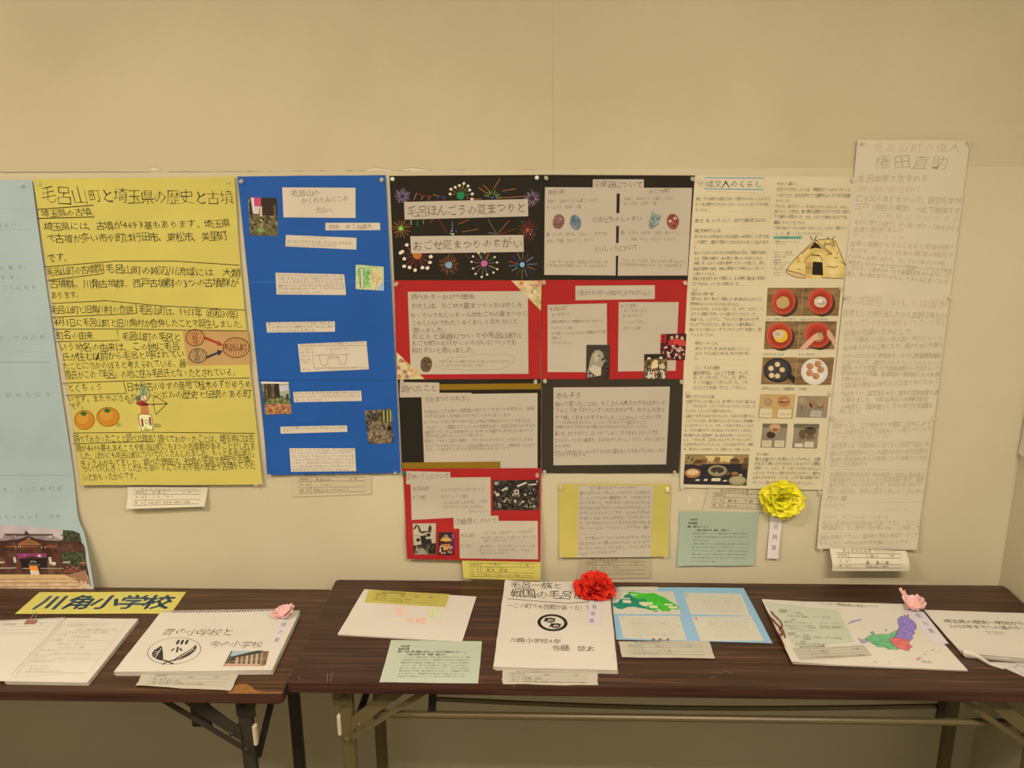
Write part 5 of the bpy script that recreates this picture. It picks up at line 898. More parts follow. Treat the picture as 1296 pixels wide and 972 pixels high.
tall([(1051, 525), (1182.5, 525), (1160.6, 696), (1034, 694.6)], .0072, 'lowest of three joined white sheets of faint pencil, ruled into sections', 43,
     [('まめちしき', 110, 12, 235, 12, 30, (180, 160, 124)), ('国学とは　江戸時代の中期に日本にある', 112, 48, 730, 26, 36, P1), ('むかしを研究することで日本人らしい考えかたや心を', 110, 86, 725, 62, 32, P1), ('さがした学もん', 112, 122, 470, 102, 28, (184, 164, 128)), ('漢方医学とは　中国大陸から来てもとは日本で独自に発', 105, 170, 710, 156, 34, P1), ('展した伝統医学のこと人間が本来の自然治癒を', 100, 214, 705, 196, 34, P1), ('重視し体全体を考えて薬草による治療などを診', 98, 254, 700, 236, 32, P1), ('めることを目的です', 98, 286, 335, 276, 30, P1), ('皇漢医学は日本古来の和方医学と中国の漢方医学', 95, 344, 685, 346, 32, P1), ('を東洋医学に一つにまとめた日本独自の医学。直助', 92, 378, 680, 372, 32, P1), ('書を目的にするとかんがえた。西洋医学に頼らず', 90, 408, 665, 404, 30, P1), ('病気の原因は、身体の調子の悪いところを使い', 82, 446, 680, 448, 36, (176, 156, 120)), ('方の薬', 78, 488, 205, 488, 36, P2), ('子ども大じてん', 55, 534, 200, 534, 24, P1), ('日本のことわざ、という本を読んで学びました', 48, 576, 580, 566, 30, (184, 164, 128)), ('みたから、すごくべんきょうになった', 50, 604, 460, 604, 26, P1), ('毛呂山町歴史民俗資料館で調べてもらったこと', 52, 646, 650, 644, 28, P1), ('権田直助は、町の歴史と国学者の偉大さに感動して', 48, 670, 650, 674, 28, P1), ('直助は医業だけではなく国学者の先生も有名だったこと', 36, 730, 640, 716, 28, P2), ('わたしもりっぱな心がけを大事にしたいです。', 34, 762, 610, 756, 28, P2)], (1030, 530, 4.861),
     rules=[[(92, 145), (712, 140)], [(86, 312), (690, 316)], [(68, 516), (670, 514)], [(50, 628), (655, 628)], [(38, 702), (648, 706)], [(45, 700), (38, 770)]], lifts=[(1, .90, .84, .004, 1.5)])
s2 = Surf('wall', .0036, amp=.0006, lifts=[(1, .85, .80, .022, 1.6)], seed=44); q_ = [(1050, 694), (1147, 697), (1151, 722.5), (1050.5, 722)]
c_ = sheet('entry_card', s2, [(1050, 694), (1147, 697), (1151, 722.5), (1053, 722.5)], crm, n=(10, 8)); tag(c_, 'cream entry card curling forward below the joined white pencil sheets', 'card')
entry_card_ink(s2, 0, [(1050, 693.5), (1146, 695.5), (1148.5, 722), (1052, 722)], [('川角小', .45, .64, .3, .16), ('6年', .76, .84, .28, .14), ('黒　優心朗', .44, .76, .56, .15), ('毛呂山町の偉人', .44, .75, .77, .15)], c_)
# sheet on the right-hand wall, only its corner in view
s2 = Surf('side', .004, amp=.0006, lifts=[(0, -1.86, -1.90, .004, 1)], seed=45)
U0, V0 = s2.uv(1288, 575); u_, v_ = s2.uv(1287.5, 574)
sd = Surf('side', .006, amp=.0005, lifts=[(1, 1.10, .95, .018, 1.6)], seed=45)
def idf(x, y): return (x, y)
yy_ = -sd.uv(1288.5, 574)[0]; zz_ = sd.uv(1288.5, 574)[1]
o = sheet('white_poster', sd, [(-yy_, zz_+.75), (-yy_+.54, zz_+.75), (-yy_+.54, zz_), (-yy_, zz_)], tallp, fr=idf, n=(10, 20)); tag(o, 'plain white poster hung on the right-hand wall, only its lower corner in view', 'poster')

# ----- pins
pinlist = [(29.5, 233.5, 'clear pin at the top right of the pale blue poster'), (50, 231.5, 'clear pin at the top left of the bright yellow poster'), (289, 229.5, 'clear pin at the top right of the bright yellow poster'), (106, 614.5, 'clear pin at the bottom left of the bright yellow poster'), (325, 612.5, 'clear pin at the bottom right of the bright yellow poster'),
 (306, 229, 'clear pin at the top left of the royal blue poster'), (483, 227, 'clear pin at the top right of the royal blue poster'), (342.5, 600, 'clear pin at the bottom left of the royal blue poster'), (501, 596.5, 'clear pin at the bottom right of the royal blue poster'),
 (502, 359, 'clear pin at the top left of the red sheet below the fireworks'), (677.5, 358, 'clear pin on the patterned corner below the fireworks'), (508.5, 482, 'clear pin above the pasted heading of the gold-striped sheet'), (678, 482.5, 'clear pin at the top right of the gold-striped sheet'), (680, 600.5, 'clear pin at the top right of the lowest red sheet'), (517, 703.5, 'clear pin at the bottom left of the lowest red sheet'),
 (691, 225, 'clear pin at the top left of the stone mask sheet'), (876.5, 226, 'clear pin at the top right of the stone mask sheet'), (688.5, 357, 'clear pin at the top left of the red sheet with two lists'), (867, 357.5, 'clear pin at the top right of the red sheet with two lists'), (689.5, 481.5, 'clear pin at the top left of the charcoal sheet'), (862.5, 482.5, 'clear pin at the top right of the charcoal sheet'), (689, 597, 'clear pin at the bottom left of the charcoal sheet'), (854, 597.5, 'clear pin at the bottom right of the charcoal sheet'),
 (709.5, 616, 'clear pin at the top left of the small yellow sheet'), (709.5, 702.5, 'clear pin at the bottom left of the small yellow sheet'), (841.5, 702, 'clear pin at the bottom right of the small yellow sheet'),
 (887, 230, 'clear pin at the top left of the white lined poster'), (1078, 227, 'clear pin at the top right of the white lined poster'), (879, 365, 'clear pin left of the food heading on the white lined poster'), (1063.5, 364, 'clear pin at the corner of the flour bowl photograph'), (870, 497, 'clear pin beside the pottery heading on the white lined poster'), (1050, 496.5, 'clear pin above the clay bowl photographs'), (862.5, 615.5, 'clear pin at the bottom left of the white lined poster'), (1037, 622, 'clear pin at the bottom right of the white lined poster'),
 (1091, 180.5, 'clear pin at the top left of the topmost pencil sheet'), (1224, 179.5, 'clear pin at the top right of the topmost pencil sheet'), (1069, 375, 'clear pin at the top left of the middle pencil sheet'), (1201, 376, 'clear pin at the top right of the middle pencil sheet'), (1052, 528, 'clear pin at the top left of the lowest pencil sheet'), (1181, 528, 'clear pin at the top right of the lowest pencil sheet'), (1037.5, 693.5, 'clear pin at the bottom left of the lowest pencil sheet'), (1157.5, 693.5, 'clear pin at the bottom right of the lowest pencil sheet')]
for x, y, lab in pinlist: pin(x, y, lab, group='clear push pins on the wall', surf=Surf('wall', .0072 if x > 1030 and y > 365 else .0055, amp=0))
pin(108.5, 741.5, 'clear pin at the bottom right of the pale blue poster, on the shrine photograph', group='clear push pins on the wall', surf=Surf('wall', .05, amp=0))
pin(497, 226.5, 'white ball-headed pin at the top left of the fireworks sheet', 'white'); pin(679.5, 224.8, 'white ball-headed pin at the top right of the fireworks sheet', 'white')
pin(512, 598.8, 'dark green pin at the top left of the lowest red sheet', 'green', surf=Surf('wall', .0065, amp=0)); pin(844.5, 617.5, 'white push pin at the top right of the small yellow sheet', 'pushwhite', tilt=.5)

# ---------------------------------------------------------------- things on the tables
ZL, ZR = .676, .700
booklet = paper_mat('booklet_paper', (207, 192, 163), .025, creases=.12)
pagem = noise_mat('page_edges', [(160, 146, 116), (196, 182, 154)], 30, (.4, .4, 30))
crmt = paper_mat('cream_card_t', (186, 173, 142), .04)  # darker copy of the cream card, lowered against strong lamp light on tabletops
def book(name, label, cat, q4, z, th, layers, m=booklet, lifts=(), seed=0, fr=None, n=(14, 12), amp=.0003, rows=None, group=None, edge=.0004):
    """a booklet: cover sheet over a block of pages, each page block a part; returns (thing, cover surface)"""
    top = Surf('table', z+th, amp=amp, lifts=lifts, seed=seed)
    uv = [top.uv(*(fr_px(p, fr))) for p in q4]
    c = (sum(u for u, v in uv)/4, sum(v for u, v in uv)/4, z)
    t = empty(name, c, label, cat, group)
    sheet('cover', top, rows or q4, m, 0, t, t, n=n, seed=seed, fr=(lambda x, y: top.uv(*fr_px((x, y), fr))), edge=edge)
    g = quadf(top, [fr_px(p, fr) for p in q4])
    for i in range(layers):
        z0 = z+.0002+(th-.0006)*i/layers; z1 = z+(th-.0006)*(i+1)/layers
        o_ = (.0016*(layers-i)*(-1 if i % 2 else 1))*.5; sf = Surf('table', 0, amp=0)
        L_ = [(l[0], l[1], l[2], l[3]*(i+.5)/layers, l[4]) for l in lifts]; hs = Surf('table', 0, amp=0, lifts=L_)
        vs = []; NX, NY = 12, 10
        for zz in (z0, z1):
            for j in range(NY+1):
                for k_ in range(NX+1):
                    u, v = g(.004+.992*k_/NX, .004+.992*j/NY); vs.append((u+o_, v-abs(o_)*.3, zz+hs.h(u, v)))
        W = NX+1; N_ = W*(NY+1); fs = []
        for j in range(NY):
            for k_ in range(NX):
                a = j*W+k_; fs += [(a, a+1, a+W+1, a+W), (a+N_, a+N_+W, a+N_+W+1, a+N_+1)]
        rim = list(range(W)) + [j*W+NX for j in range(1, NY+1)] + [NY*W+i_ for i_ in range(NX-1, -1, -1)] + [j*W for j in range(NY-1, 0, -1)]
        for a, b in zip(rim, rim[1:]+rim[:1]): fs.append((a, b, b+N_, a+N_))
        mesh_obj('pages', vs, fs, pagem, t, t)
    return t, top
def fr_px(p, fr): return (fr[0]+p[0]/fr[2], fr[1]+p[1]/fr[2]) if fr else p
def flat_note(name, label, cat, q4, z, m, fr, lifts=(), seed=0, amp=.0003, n=(12, 10), group=None, edge=.0003):
    s_ = Surf('table', z, amp=amp, lifts=lifts, seed=seed)
    o = sheet(name, s_, q4, m, 0, None, None, n=n, fr=crop(s_, *fr), seed=seed, edge=edge); tag(o, label, cat, group); return o, s_

# yellow school name sign
fx = (0, 730, 6.48)
o, s_ = flat_note('name_sign', 'bright yellow sign with four bold grey-blue characters at the back of the left table', 'sign', [(325, 127), (1529, 124), (1400, 303), (122, 305)], ZL+.0003, paper_mat('sign_yellow', (204, 186, 88), .02), fx, amp=.0005, seed=51, n=(24, 6))
k = Ink(s_, 0, crop(s_, *fx)); tealm = (78, 98, 102)
qs = quadf(s_, [(0+325/6.48, 730+127/6.48), (1529/6.48, 730+124/6.48), (1400/6.48, 730+303/6.48), (122/6.48, 730+305/6.48)]); k.fr = qs
for b_ in (.022, .04): k.text('川', .082, .48, .232, .48, .66, tealm, b_, hand=0); k.text('角小学校', .262, .48, .952, .48, .64, tealm, b_*.85, hand=0)
k.build('sign_lettering', o, label='bold grey-blue characters')

# open scrapbook at the far left
tb, s_ = book('open_scrapbook', 'open scrapbook with a pencilled page frame and clipped sheet at the far left', 'book', [(545, 338), (1135, 345), (718, 868), (38, 858)], ZL, .008, 3, lifts=(), seed=52, fr=fx)
k = Ink(s_, 0, crop(s_, *fx)); pg = (150, 138, 108)
k.line([(538, 378), (1040, 380), (722, 790), (118, 822)], .4, pg); k.line([(538, 378), (118, 822)], .4, pg); k.line([(505, 395), (140, 784), (722, 790)], .5, pg)
for a, b in (((400, 520), (922, 524)), ((345, 602), (862, 602)), ((400, 640), (840, 638)), ((255, 690), (790, 684))): k.line([a, b], .4, pg)
for t_ in (('もろ山町の昔と今のくらしについて', 550, 398, 880, 396, 24), ('わたしは、夏休みの自由けんきゅうで町の', 620, 434, 970, 434, 20), ('ことをしらべました。昔の学校は、', 510, 456, 920, 458, 22), ('さいたま県', 470, 478, 545, 478, 18), ('毛呂山町', 590, 492, 740, 492, 18), ('しらべた方法', 412, 518, 512, 518, 24), ('　・本でしらべた　・人にきいた', 440, 552, 700, 552, 18), ('　・いんたあねっと　見学', 430, 582, 690, 582, 18), ('わかったこと', 330, 602, 440, 602, 20), ('むかしのがっこうのこと', 450, 630, 750, 630, 18), ('きづいたこと', 285, 644, 420, 646, 24), ('かんがえたこと', 285, 668, 400, 668, 18), ('いまのがっこうのことについて', 450, 668, 750, 668, 20), ('まとめとかんそう', 250, 694, 440, 694, 24), ('　たのしかった', 220, 734, 400, 734, 18), ('　またやりたい', 215, 758, 390, 758, 18), ('先生　ありがとうございました', 210, 780, 520, 780, 18)): k.text(*t_, col=(150, 136, 106))
k.build('pencil_writing', tb, tb)
s2 = Surf('table', ZL+.0072, amp=.0005, lifts=[(0, -1.165, -1.02, .004, 1)], seed=53)
lp = sheet('left_page', s2, [(-300, 385), (533, 345), (40, 856), (-700, 838)], booklet, 0, tb, tb, n=(18, 12), fr=crop(s2, *fx)); 
k = Ink(s2, 0, crop(s2, *fx))
for y in (0, 22, 45, 68): k.line([(-300, 395+y), (420-y*.8, 374+y*1.3)], .4, pg)
k.line([(432, 374), (340, 462), (-300, 480)], .4, pg); k.line([(500, 358), (410, 458)], .35, pg); k.text('郷土研究出品票', 20, 392, 132, 390, 14, (120, 108, 82), hand=0); k.text('年', 196, 404, 230, 404, 12, (120, 108, 82), hand=0); k.text('組', 320, 386, 352, 386, 12, (120, 108, 82), hand=0)
k.build('page_print', lp, tb)
s3 = Surf('table', ZL+.0002, amp=0)
sheet('pages', s3, [(-300, 388), (541, 350), (48, 862), (-700, 846)], pagem, 15, tb, tb, n=(12, 8), fr=crop(s3, *fx), thick=.0058)
# binder clip
s3 = Surf('table', ZL+.010, amp=0); cu, cv = s3.uv(38.5, 788); rose = mat('rose_gold_metal', (200, 140, 112), .3, metal=.85, spec=.5)
cl = empty('binder_clip', (cu, cv, ZL+.006), 'small rose gold binder clip gripping the scrapbook under the yellow sign', 'clip')
mb = MB(); mb.plate([(cu-.014, cv-.006, ZL+.0085), (cu-.014, cv+.007, ZL+.014), (cu-.014, cv+.007, ZL+.001), (cu-.014, cv-.006, ZL+.0075)], (.028, 0, 0)); mb.build('clip_body', rose, cl, cl)
for sg, zz in ((1, .013), (-1, .004)):
    mb = MB(); pts = [(cu-.009, cv+.006, ZL+zz), (cu-.005, cv+.018, ZL+zz+.004*sg), (cu-.003, cv+.026, ZL+zz+.007*sg+.002), (cu+.003, cv+.026, ZL+zz+.007*sg+.002), (cu+.005, cv+.018, ZL+zz+.004*sg), (cu+.009, cv+.006, ZL+zz)]
    mb.tube([(p[0], p[1], max(p[2], ZL+.0012)) for p in pts], .0009, 6); mb.build('wire_handle', steel, cl, cl)

# ruffled tissue flowers
def tissue(name, cols, rough=.75, trans=.0):
    m = noise_mat(name, cols, 60, rough=rough, bump=.4, bscale=160); b = m.node_tree.nodes['Principled BSDF']
    b.inputs['Subsurface Weight'].default_value = trans; b.inputs['Subsurface Radius'].default_value = (.01, .01, .01)
    return m
def petal(t, m, base, out, side, nrm, L_, Wd, ruf, curl, seed, name='petal', nu=7, nv=6):
    q = random.Random(seed); vs = []; p1, p2, p3 = q.uniform(0, 6), q.uniform(0, 6), q.uniform(0, 6); f = q.uniform(2.2, 3.6)
    out, side, nrm = Vector(out), Vector(side), Vector(nrm); base = Vector(base)
    for j in range(nv+1):
        r = j/nv; w_ = Wd*math.sin(min(1, .15+r*.95)*PI*.62)
        for i in range(nu+1):
            s = i/nu*2-1; zz = curl*r*r + ruf*r*(math.sin(f*s*2+p1)*.7+.5*math.sin(7*s+p2+2*r)); rr = L_*r*(1-.16*s*s + .06*math.sin(9*s+p3)*r)
            vs.append(base + out*rr + side*(w_*s) + nrm*(zz*L_) + Vector((q.uniform(-1, 1), q.uniform(-1, 1), q.uniform(-1, 1)))*L_*.018*r)
    W = nu+1; fs = [(j*W+i, j*W+i+1, (j+1)*W+i+1, (j+1)*W+i) for j in range(nv) for i in range(nu)]
    o = mesh_obj(name, [tuple(v) for v in vs], fs, m, t, t, smooth=True)
    return o
def pompom(t, m, c, axis, rad, depth, rings, seed, ruf=.22, ydir=(0, 0, 1), wd=.42, squash=1.0, zmin=None):
    q = random.Random(seed); a = Vector(axis).normalized(); x = Vector(ydir); x = (x-a*x.dot(a)).normalized(); y = a.cross(x); k_ = 0
    for ri, (n_, el, L_) in enumerate(rings):
        for i in range(n_):
            th = 2*PI*(i+q.uniform(-.25, .25)+ri*.5)/n_; e = el+q.uniform(-.12, .12)
            rdir = x*math.cos(th)*squash + y*math.sin(th); out = (rdir*math.cos(e) + a*(math.sin(e)*depth/rad)).normalized()
            side = a.cross(rdir).normalized()*(1 if q.random() < .5 else -1); nrm = side.cross(out).normalized()
            if nrm.dot(a) < 0: nrm = -nrm
            petal(t, m, Vector(c)+a*.001, out, side, nrm, rad*L_*q.uniform(.88, 1.08)*(1 if squash == 1 else abs(rdir.length)), rad*wd*q.uniform(.85, 1.25), ruf, q.uniform(-.12, .12), seed*97+k_); k_ += 1
    if zmin is not None:            # nothing may sink into the paper it rests on
        for o in t.children:
            if o.type == 'MESH' and o.name.startswith('petal'):
                for v in o.data.vertices:
                    if v.co.z + t.location.z < zmin: v.co.z = zmin - t.location.z + (v.index % 5)*.0004
    else:
        for o in t.children:
            if o.type == 'MESH' and o.name.startswith('petal'):
                for v in o.data.vertices:
                    yw = v.co.y + t.location.y
                    if yw > WALL_Y-.010: v.co.y = WALL_Y-.010 - t.location.y - (v.index % 5)*.0005
# yellow rosette on the wall with its ribbon
ws = Surf('wall', .022, amp=0); u, v = ws.uv(989.5, 633)
ry = empty('award_rosette', (u, WALL_Y-.02, v), 'large bright yellow tissue rosette with a white ribbon pinned on the wall', 'rosette')
ym = tissue('yellow_tissue', [(222, 206, 20), (240, 228, 40), (248, 240, 80)], trans=.15)
pompom(ry, ym, (u, WALL_Y-.012, v), (.05, -1, .12), .055, .05, [(9, .1, 1.0), (9, .42, .95), (7, .8, .82), (6, 1.1, .66), (4, 1.4, .5)], 5, ruf=.13, wd=.66)
for o_ in ry.children:
    if o_.name.startswith('petal'):
        for v_ in o_.data.vertices: v_.co.z *= .86; v_.co.x *= 1.04
s2 = Surf('wall', .0035, amp=.0003, lifts=[(1, .90, .80, .006, 1.5)], seed=55); fq = (850, 595, 6.171)
rb = sheet('ribbon', s2, [(775, 330), (872, 330), (830, 692), (745, 690)], paper_mat('ribbon_white', (214, 198, 176), .02), 0, ry, ry, n=(3, 12), fr=crop(s2, *fq))
k = Ink(s2, 0, crop(s2, *fq)); RC = (112, 92, 84)
for ch, x, y in (('学', 832, 285), ('芸', 814, 440), ('員', 806, 520), ('賞', 798, 604)):
    if ch == '学': x, y = 822, 362
    k.text(ch, x-20, y, x+20, y+1, 38, RC, hand=0)
k.build('ribbon_writing', rb, ry)

# spiral sketchbook
fa = (130, 740, 4.8)
tb, s_ = book('spiral_sketchbook', 'spiral-bound white sketchbook with a leaf emblem and a small school photograph', 'book', [(350, 171), (1198, 157), (1028, 520), (66, 530)], ZL, .0105, 4, seed=56, fr=fa, lifts=[(3, -2.66+.0, -2.80, .002, 1)])
cf = crop(s_, *fa); k = Ink(s_, 0, cf); E_ = (50, 48, 42)
k.text('昔の小学校と', 372, 284, 796, 290, 44, (70, 62, 50), -.008); k.text('今の小学校', 652, 362, 970, 362, 40, (70, 62, 50), -.008)
k.ring(434, 403, 162, 80, .8, (80, 72, 58), 36, -.10)
for x in (452, 478, 506): k.line([(x+10, 338), (x, 360)], 3.2, E_); k.ell(x+10, 339, 6, 4, E_, 8); k.ell(x-1, 361, 6, 4, E_, 8)
k.poly([(452, 378), (464, 378), (456, 412), (440, 412), (446, 406)], E_); k.line([(434, 388), (416, 404)], 2.2, E_); k.line([(470, 388), (480, 402)], 2.2, E_)
k.poly([(352, 372), (362, 380), (366, 420), (368, 450), (352, 462), (326, 452), (304, 438), (298, 420), (312, 398), (330, 388)], E_); k.line([(320, 444), (356, 386)], .8, WHT); k.line([(308, 428), (340, 410)], .7, WHT); k.line([(312, 410), (348, 404)], .7, WHT)
k.poly([(566, 366), (572, 380), (560, 404), (530, 428), (490, 448), (450, 462), (420, 466), (446, 446), (480, 424), (516, 404), (540, 388)], E_); k.line([(446, 460), (556, 384)], .8, WHT)
for i in range(6): k.line([(462+i*16, 440-i*9), (480+i*15, 440-i*8)], .6, WHT)
k.line([(340, 452), (380, 462), (430, 482)], 2.2, E_); k.line([(430, 458), (390, 470), (362, 486)], 2.2, E_)
k.build('cover_drawing', tb, tb)
def sb(k):
    k.poly([(790, 404), (980, 404), (968, 415), (782, 440), (776, 428)], (150, 166, 160)); k.poly([(762, 452), (960, 408), (1008, 412), (990, 490), (735, 496)], (92, 76, 60)); k.poly([(776, 440), (936, 402), (980, 402), (960, 412), (800, 452)], (60, 52, 44))
    for i in range(7): x = 780+i*30; k.poly([(x, 448-i*5), (x+16, 445-i*5), (x+10, 486), (x-6, 488)], R.choice([(150, 126, 96), (60, 50, 44), (176, 150, 116)]))
    k.poly([(735, 496), (745, 480), (975, 484), (970, 496)], (184, 146, 112)); k.poly([(990, 412), (1010, 410), (975, 492), (960, 492)], (130, 90, 60)); k.line([(770, 470), (990, 448)], .7, (190, 160, 124))
photo(s_, cf, [(780, 404), (1012, 406), (972, 496), (732, 496)], noise_mat('photo_school', [(70, 58, 46), (120, 100, 78)], 120), sb, tb, tb, n=(6, 4), label='small colour photograph of a school building')
# spiral wire along the back edge
A = Vector(s_.P(*cf(362, 171), 0)); B = Vector(s_.P(*cf(1100, 159), 0)); pts = []
NT = 40
for i in range(NT*10+1):
    t_ = i/(NT*10); a = 2*PI*NT*t_; p = A.lerp(B, t_); pts.append((p.x, p.y+.0026+.0050*math.sin(a), p.z-.0022+.0056*math.cos(a)))
MB().tube(pts, .0013, 6).build('spiral_wire', mat('dark_wire', (205, 190, 168), .4, metal=0), tb, tb, smooth=True)
def award_slip(tb_, s_, fr_, q4, chars, layer=2):
    g = sheet('award_slip', s_, q4, paper_mat('award_slip_white', (206, 192, 178), .02), layer, tb_, tb_, n=(3, 6), fr=fr_); k = Ink(s_, layer, fr_)
    for ch, x, y, w_ in chars: k.text(ch, x-w_/2, y, x+w_/2, y, w_*.85, (96, 84, 80), hand=0)
    k.build('slip_writing', g, tb_); return g
pinkm = tissue('pink_tissue', [(206, 150, 128), (220, 166, 144), (228, 182, 160)], trans=.1)
def pink_flower(label, px_, z, spans, seed, zb):
    s3 = Surf('table', z, amp=0); u, v = s3.uv(*px_); t = empty('paper_flower', (u, v, z), label, 'flower'); q = random.Random(seed)
    for i, (ang, L_, W_, lift, cur) in enumerate(spans):
        a = math.radians(ang); out = Vector((math.cos(a)*math.cos(lift), math.sin(a)*math.cos(lift), math.sin(lift))); side = Vector((-math.sin(a), math.cos(a), 0)); n_ = out.cross(side)
        if n_.z < 0: n_ = -n_
        petal(t, pinkm, (u, v, z+.003), out, side, n_, L_, W_, .10, cur, seed*31+i, nu=8, nv=7)
    for o in t.children:
        for w_ in o.data.vertices:
            if w_.co.z < .0012: w_.co.z = .0012+(w_.index % 4)*.0003
    return t
award_slip(tb, s_, cf, [(1084, 222), (1140, 224), (1070, 356), (1034, 352)], [('努', 1100, 246, 30), ('力', 1080, 291, 30), ('賞', 1058, 337, 30)])
pink_flower('small crumpled pink paper flower on the corner of the spiral sketchbook', (358, 781), ZL+.0118, [(178, .030, .016, .15, .2), (150, .026, .014, .5, .1), (20, .036, .014, .45, .2), (60, .030, .012, .8, .1), (100, .028, .014, .9, 0), (-20, .026, .014, .2, .2), (210, .024, .012, .25, .2), (0, .03, .012, .9, -.1), (130, .026, .012, 1.1, 0), (40, .036, .008, .75, 0)], 3, ZL)
o, s_ = flat_note('entry_card', 'cream entry card with a wavy edge sticking out beneath the spiral sketchbook', 'card', [(270, 500), (850, 500), (775, 645), (198, 612)], ZL+.0001, crmt, fa, seed=57, edge=.0012, lifts=[(1, 1.66, 1.58, .003, 1.5)])
k = Ink(s_, 0, crop(s_, *fa)); ec = (110, 98, 74)
k.line([(296, 548), (770, 550), (735, 612), (264, 602)], .5, ec, True); k.line([(390, 548), (368, 604)], .4, ec); k.line([(284, 570), (760, 574)], .4, ec); k.line([(274, 588), (745, 594)], .4, ec)
for t_ in (('学校学年', 310, 554, 384, 554, 12), ('氏　名', 306, 578, 370, 578, 10), ('題　名', 300, 596, 360, 596, 10), ('川角小', 510, 562, 560, 562, 14), ('3年', 670, 562, 712, 562, 12), ('あべ　みお', 390, 582, 470, 584, 16), ('昔の小学校と今の小学校', 380, 598, 610, 606, 14)): k.text(*t_, col=(96, 84, 64))
k.build('entry_writing', o)

# white booklet with crayon writing and yellow card
fb = (410, 720, 5.635)
tb, s_ = book('drawing_booklet', 'thin white booklet with faint crayon drawing under a yellow card', 'book', [(288, 145), (1088, 198), (985, 520), (96, 467)], ZR, .0028, 1, seed=58, fr=fb)
cf = crop(s_, *fb); k = Ink(s_, 0, cf)
pk, gn, or_, bl2 = (232, 172, 146), (190, 206, 96), (226, 140, 100), (206, 200, 184)
for a, b in (((500, 290), (600, 284)), ((520, 272), (580, 268)), ((552, 258), (548, 330)), ((516, 310), (582, 306)), ((522, 328), (578, 324)), ((522, 308), (524, 330)), ((580, 306), (576, 328)), ((505, 275), (530, 300))): k.line([a, b], 1.6, pk)
for a, b in (((610, 312), (650, 284)), ((650, 284), (706, 318)), ((650, 284), (640, 320)), ((620, 300), (700, 296))): k.line([a, b], 1.2, bl2)
for a, b in (((722, 312), (772, 288)), ((772, 288), (800, 286)), ((800, 286), (835, 318)), ((760, 318), (782, 300)), ((776, 300), (776, 334)), ((744, 340), (770, 326)), ((776, 326), (806, 350)), ((735, 330), (812, 322)), ((752, 352), (760, 345))): k.line([a, b], 1.8, gn)
k.text('川田', 588, 368, 636, 368, 30, or_); k.text('東花', 652, 372, 724, 376, 38, or_); k.text('子', 800, 384, 844, 384, 44, pk); k.line([(488, 356), (566, 360)], 1.4, (236, 206, 140))
k.build('crayon_drawing', tb, tb)
g = sheet('entry_card', s_, [(320, 150), (896, 182), (866, 274), (288, 240)], paper_mat('yellow_card_t', (186, 168, 76), .04), 1, tb, tb, n=(10, 4), fr=cf)
k = Ink(s_, 1, cf); k.text('郷土研究出品票', 418, 168, 584, 176, 14, (70, 60, 30), hand=0); k.line([(600, 178), (820, 190)], .4, (110, 96, 40))
k.line([(368, 172), (828, 198), (804, 250), (344, 222)], .5, (90, 78, 30), True); k.line([(446, 176), (432, 228)], .4, (90, 78, 30)); k.line([(358, 190), (820, 214)], .4, (90, 78, 30)); k.line([(352, 206), (812, 232)], .4, (90, 78, 30)); k.line([(500, 196), (480, 230)], .3, (90, 78, 30))
for t_ in (('学校学年', 372, 182, 440, 184, 12), ('氏　名', 372, 200, 436, 202, 10), ('題　名', 366, 216, 420, 218, 10), ('川角小', 540, 192, 580, 194, 14), ('3年', 640, 198, 680, 200, 12), ('組', 752, 204, 774, 205, 12), ('かわた　はな', 500, 214, 620, 222, 14), ('もろ山の花', 495, 232, 560, 236, 14)): k.text(*t_, col=(70, 60, 30))
k.build('entry_writing', g, tb)
# green note on the table
o, s_ = flat_note('comment_note', 'pale green printed comment note lying flat on the front of the right table', 'note', [(480, 508), (1128, 517), (1100, 818), (397, 808)], ZR+.0001, paper_mat('pale_green_paper_t', (178, 180, 146), .03), fb, seed=59)
k = Ink(s_, 0, crop(s_, *fb)); G2 = (96, 104, 82)
for t_ in (('（学芸員の講評）', 540, 552, 622, 552, 14), ('教育長賞', 532, 571, 610, 571, 18), ('題名「毛呂一族と戦国の毛呂山〜この町でも合戦があった！？〜」', 526, 590, 1026, 594, 16), ('川角小学校六年　佐藤　諒太さん', 592, 610, 872, 611, 16)): k.text(*t_, col=(44, 50, 40), off=.01, hand=0)
src = 'たくさんの資料を調べて毛呂一族の歴史をまとめました。戦国時代の毛呂山町で合戦があったことや、城のあとを実際に歩いて調べたところがすばらしいです。これからも身近な地域の歴史について調べてください。'
for i in range(8):
    y = 630+i*19.6; k.text((src*2)[(i*13) % 60:(i*13) % 60+28], (578, 552, 548, 560, 540, 536, 530, 522)[i]-0, y, (1044, 1042, 1040, 1024, 1036, 1036, 1020, 1012)[i], y+2, 13, G2, hand=0)
k.build('printed_text', o)

# big white booklet with the crest
_a = Surf('table', ZR+.009, amp=0); _p = [_a.uv(*p_) for p_ in ((639, 734), (650, 750), (626, 845), (770, 737))]
LX0 = _p[1][0]-_p[1][1]; LX1 = _p[0][0]-_p[0][1]
fc_ = (610, 710, 5.65)
CVR = [((165, 136), (905, 150)), ((150, 250), (920, 300)), ((116, 500), (946, 560)), ((82, 758), (968, 782))]
tb, s_ = book('report_booklet', 'thick white booklet with a round black crest, brush-pen title and folded lower edge', 'book', [(165, 136), (905, 150), (968, 782), (82, 758)], ZR, .009, 4, seed=60, fr=fc_, rows=CVR, n=(40, 40), lifts=[(3, LX0, LX1, .006, 2)], amp=.0004, edge=.0006)
cf = crop(s_, *fc_); k = Ink(s_, 0, cf); BK = (52, 46, 38)
k.text('毛呂一族と', 205, 168, 578, 180, 52, BK); k.text('戦国の毛呂山', 205, 230, 740, 250, 68, BK)
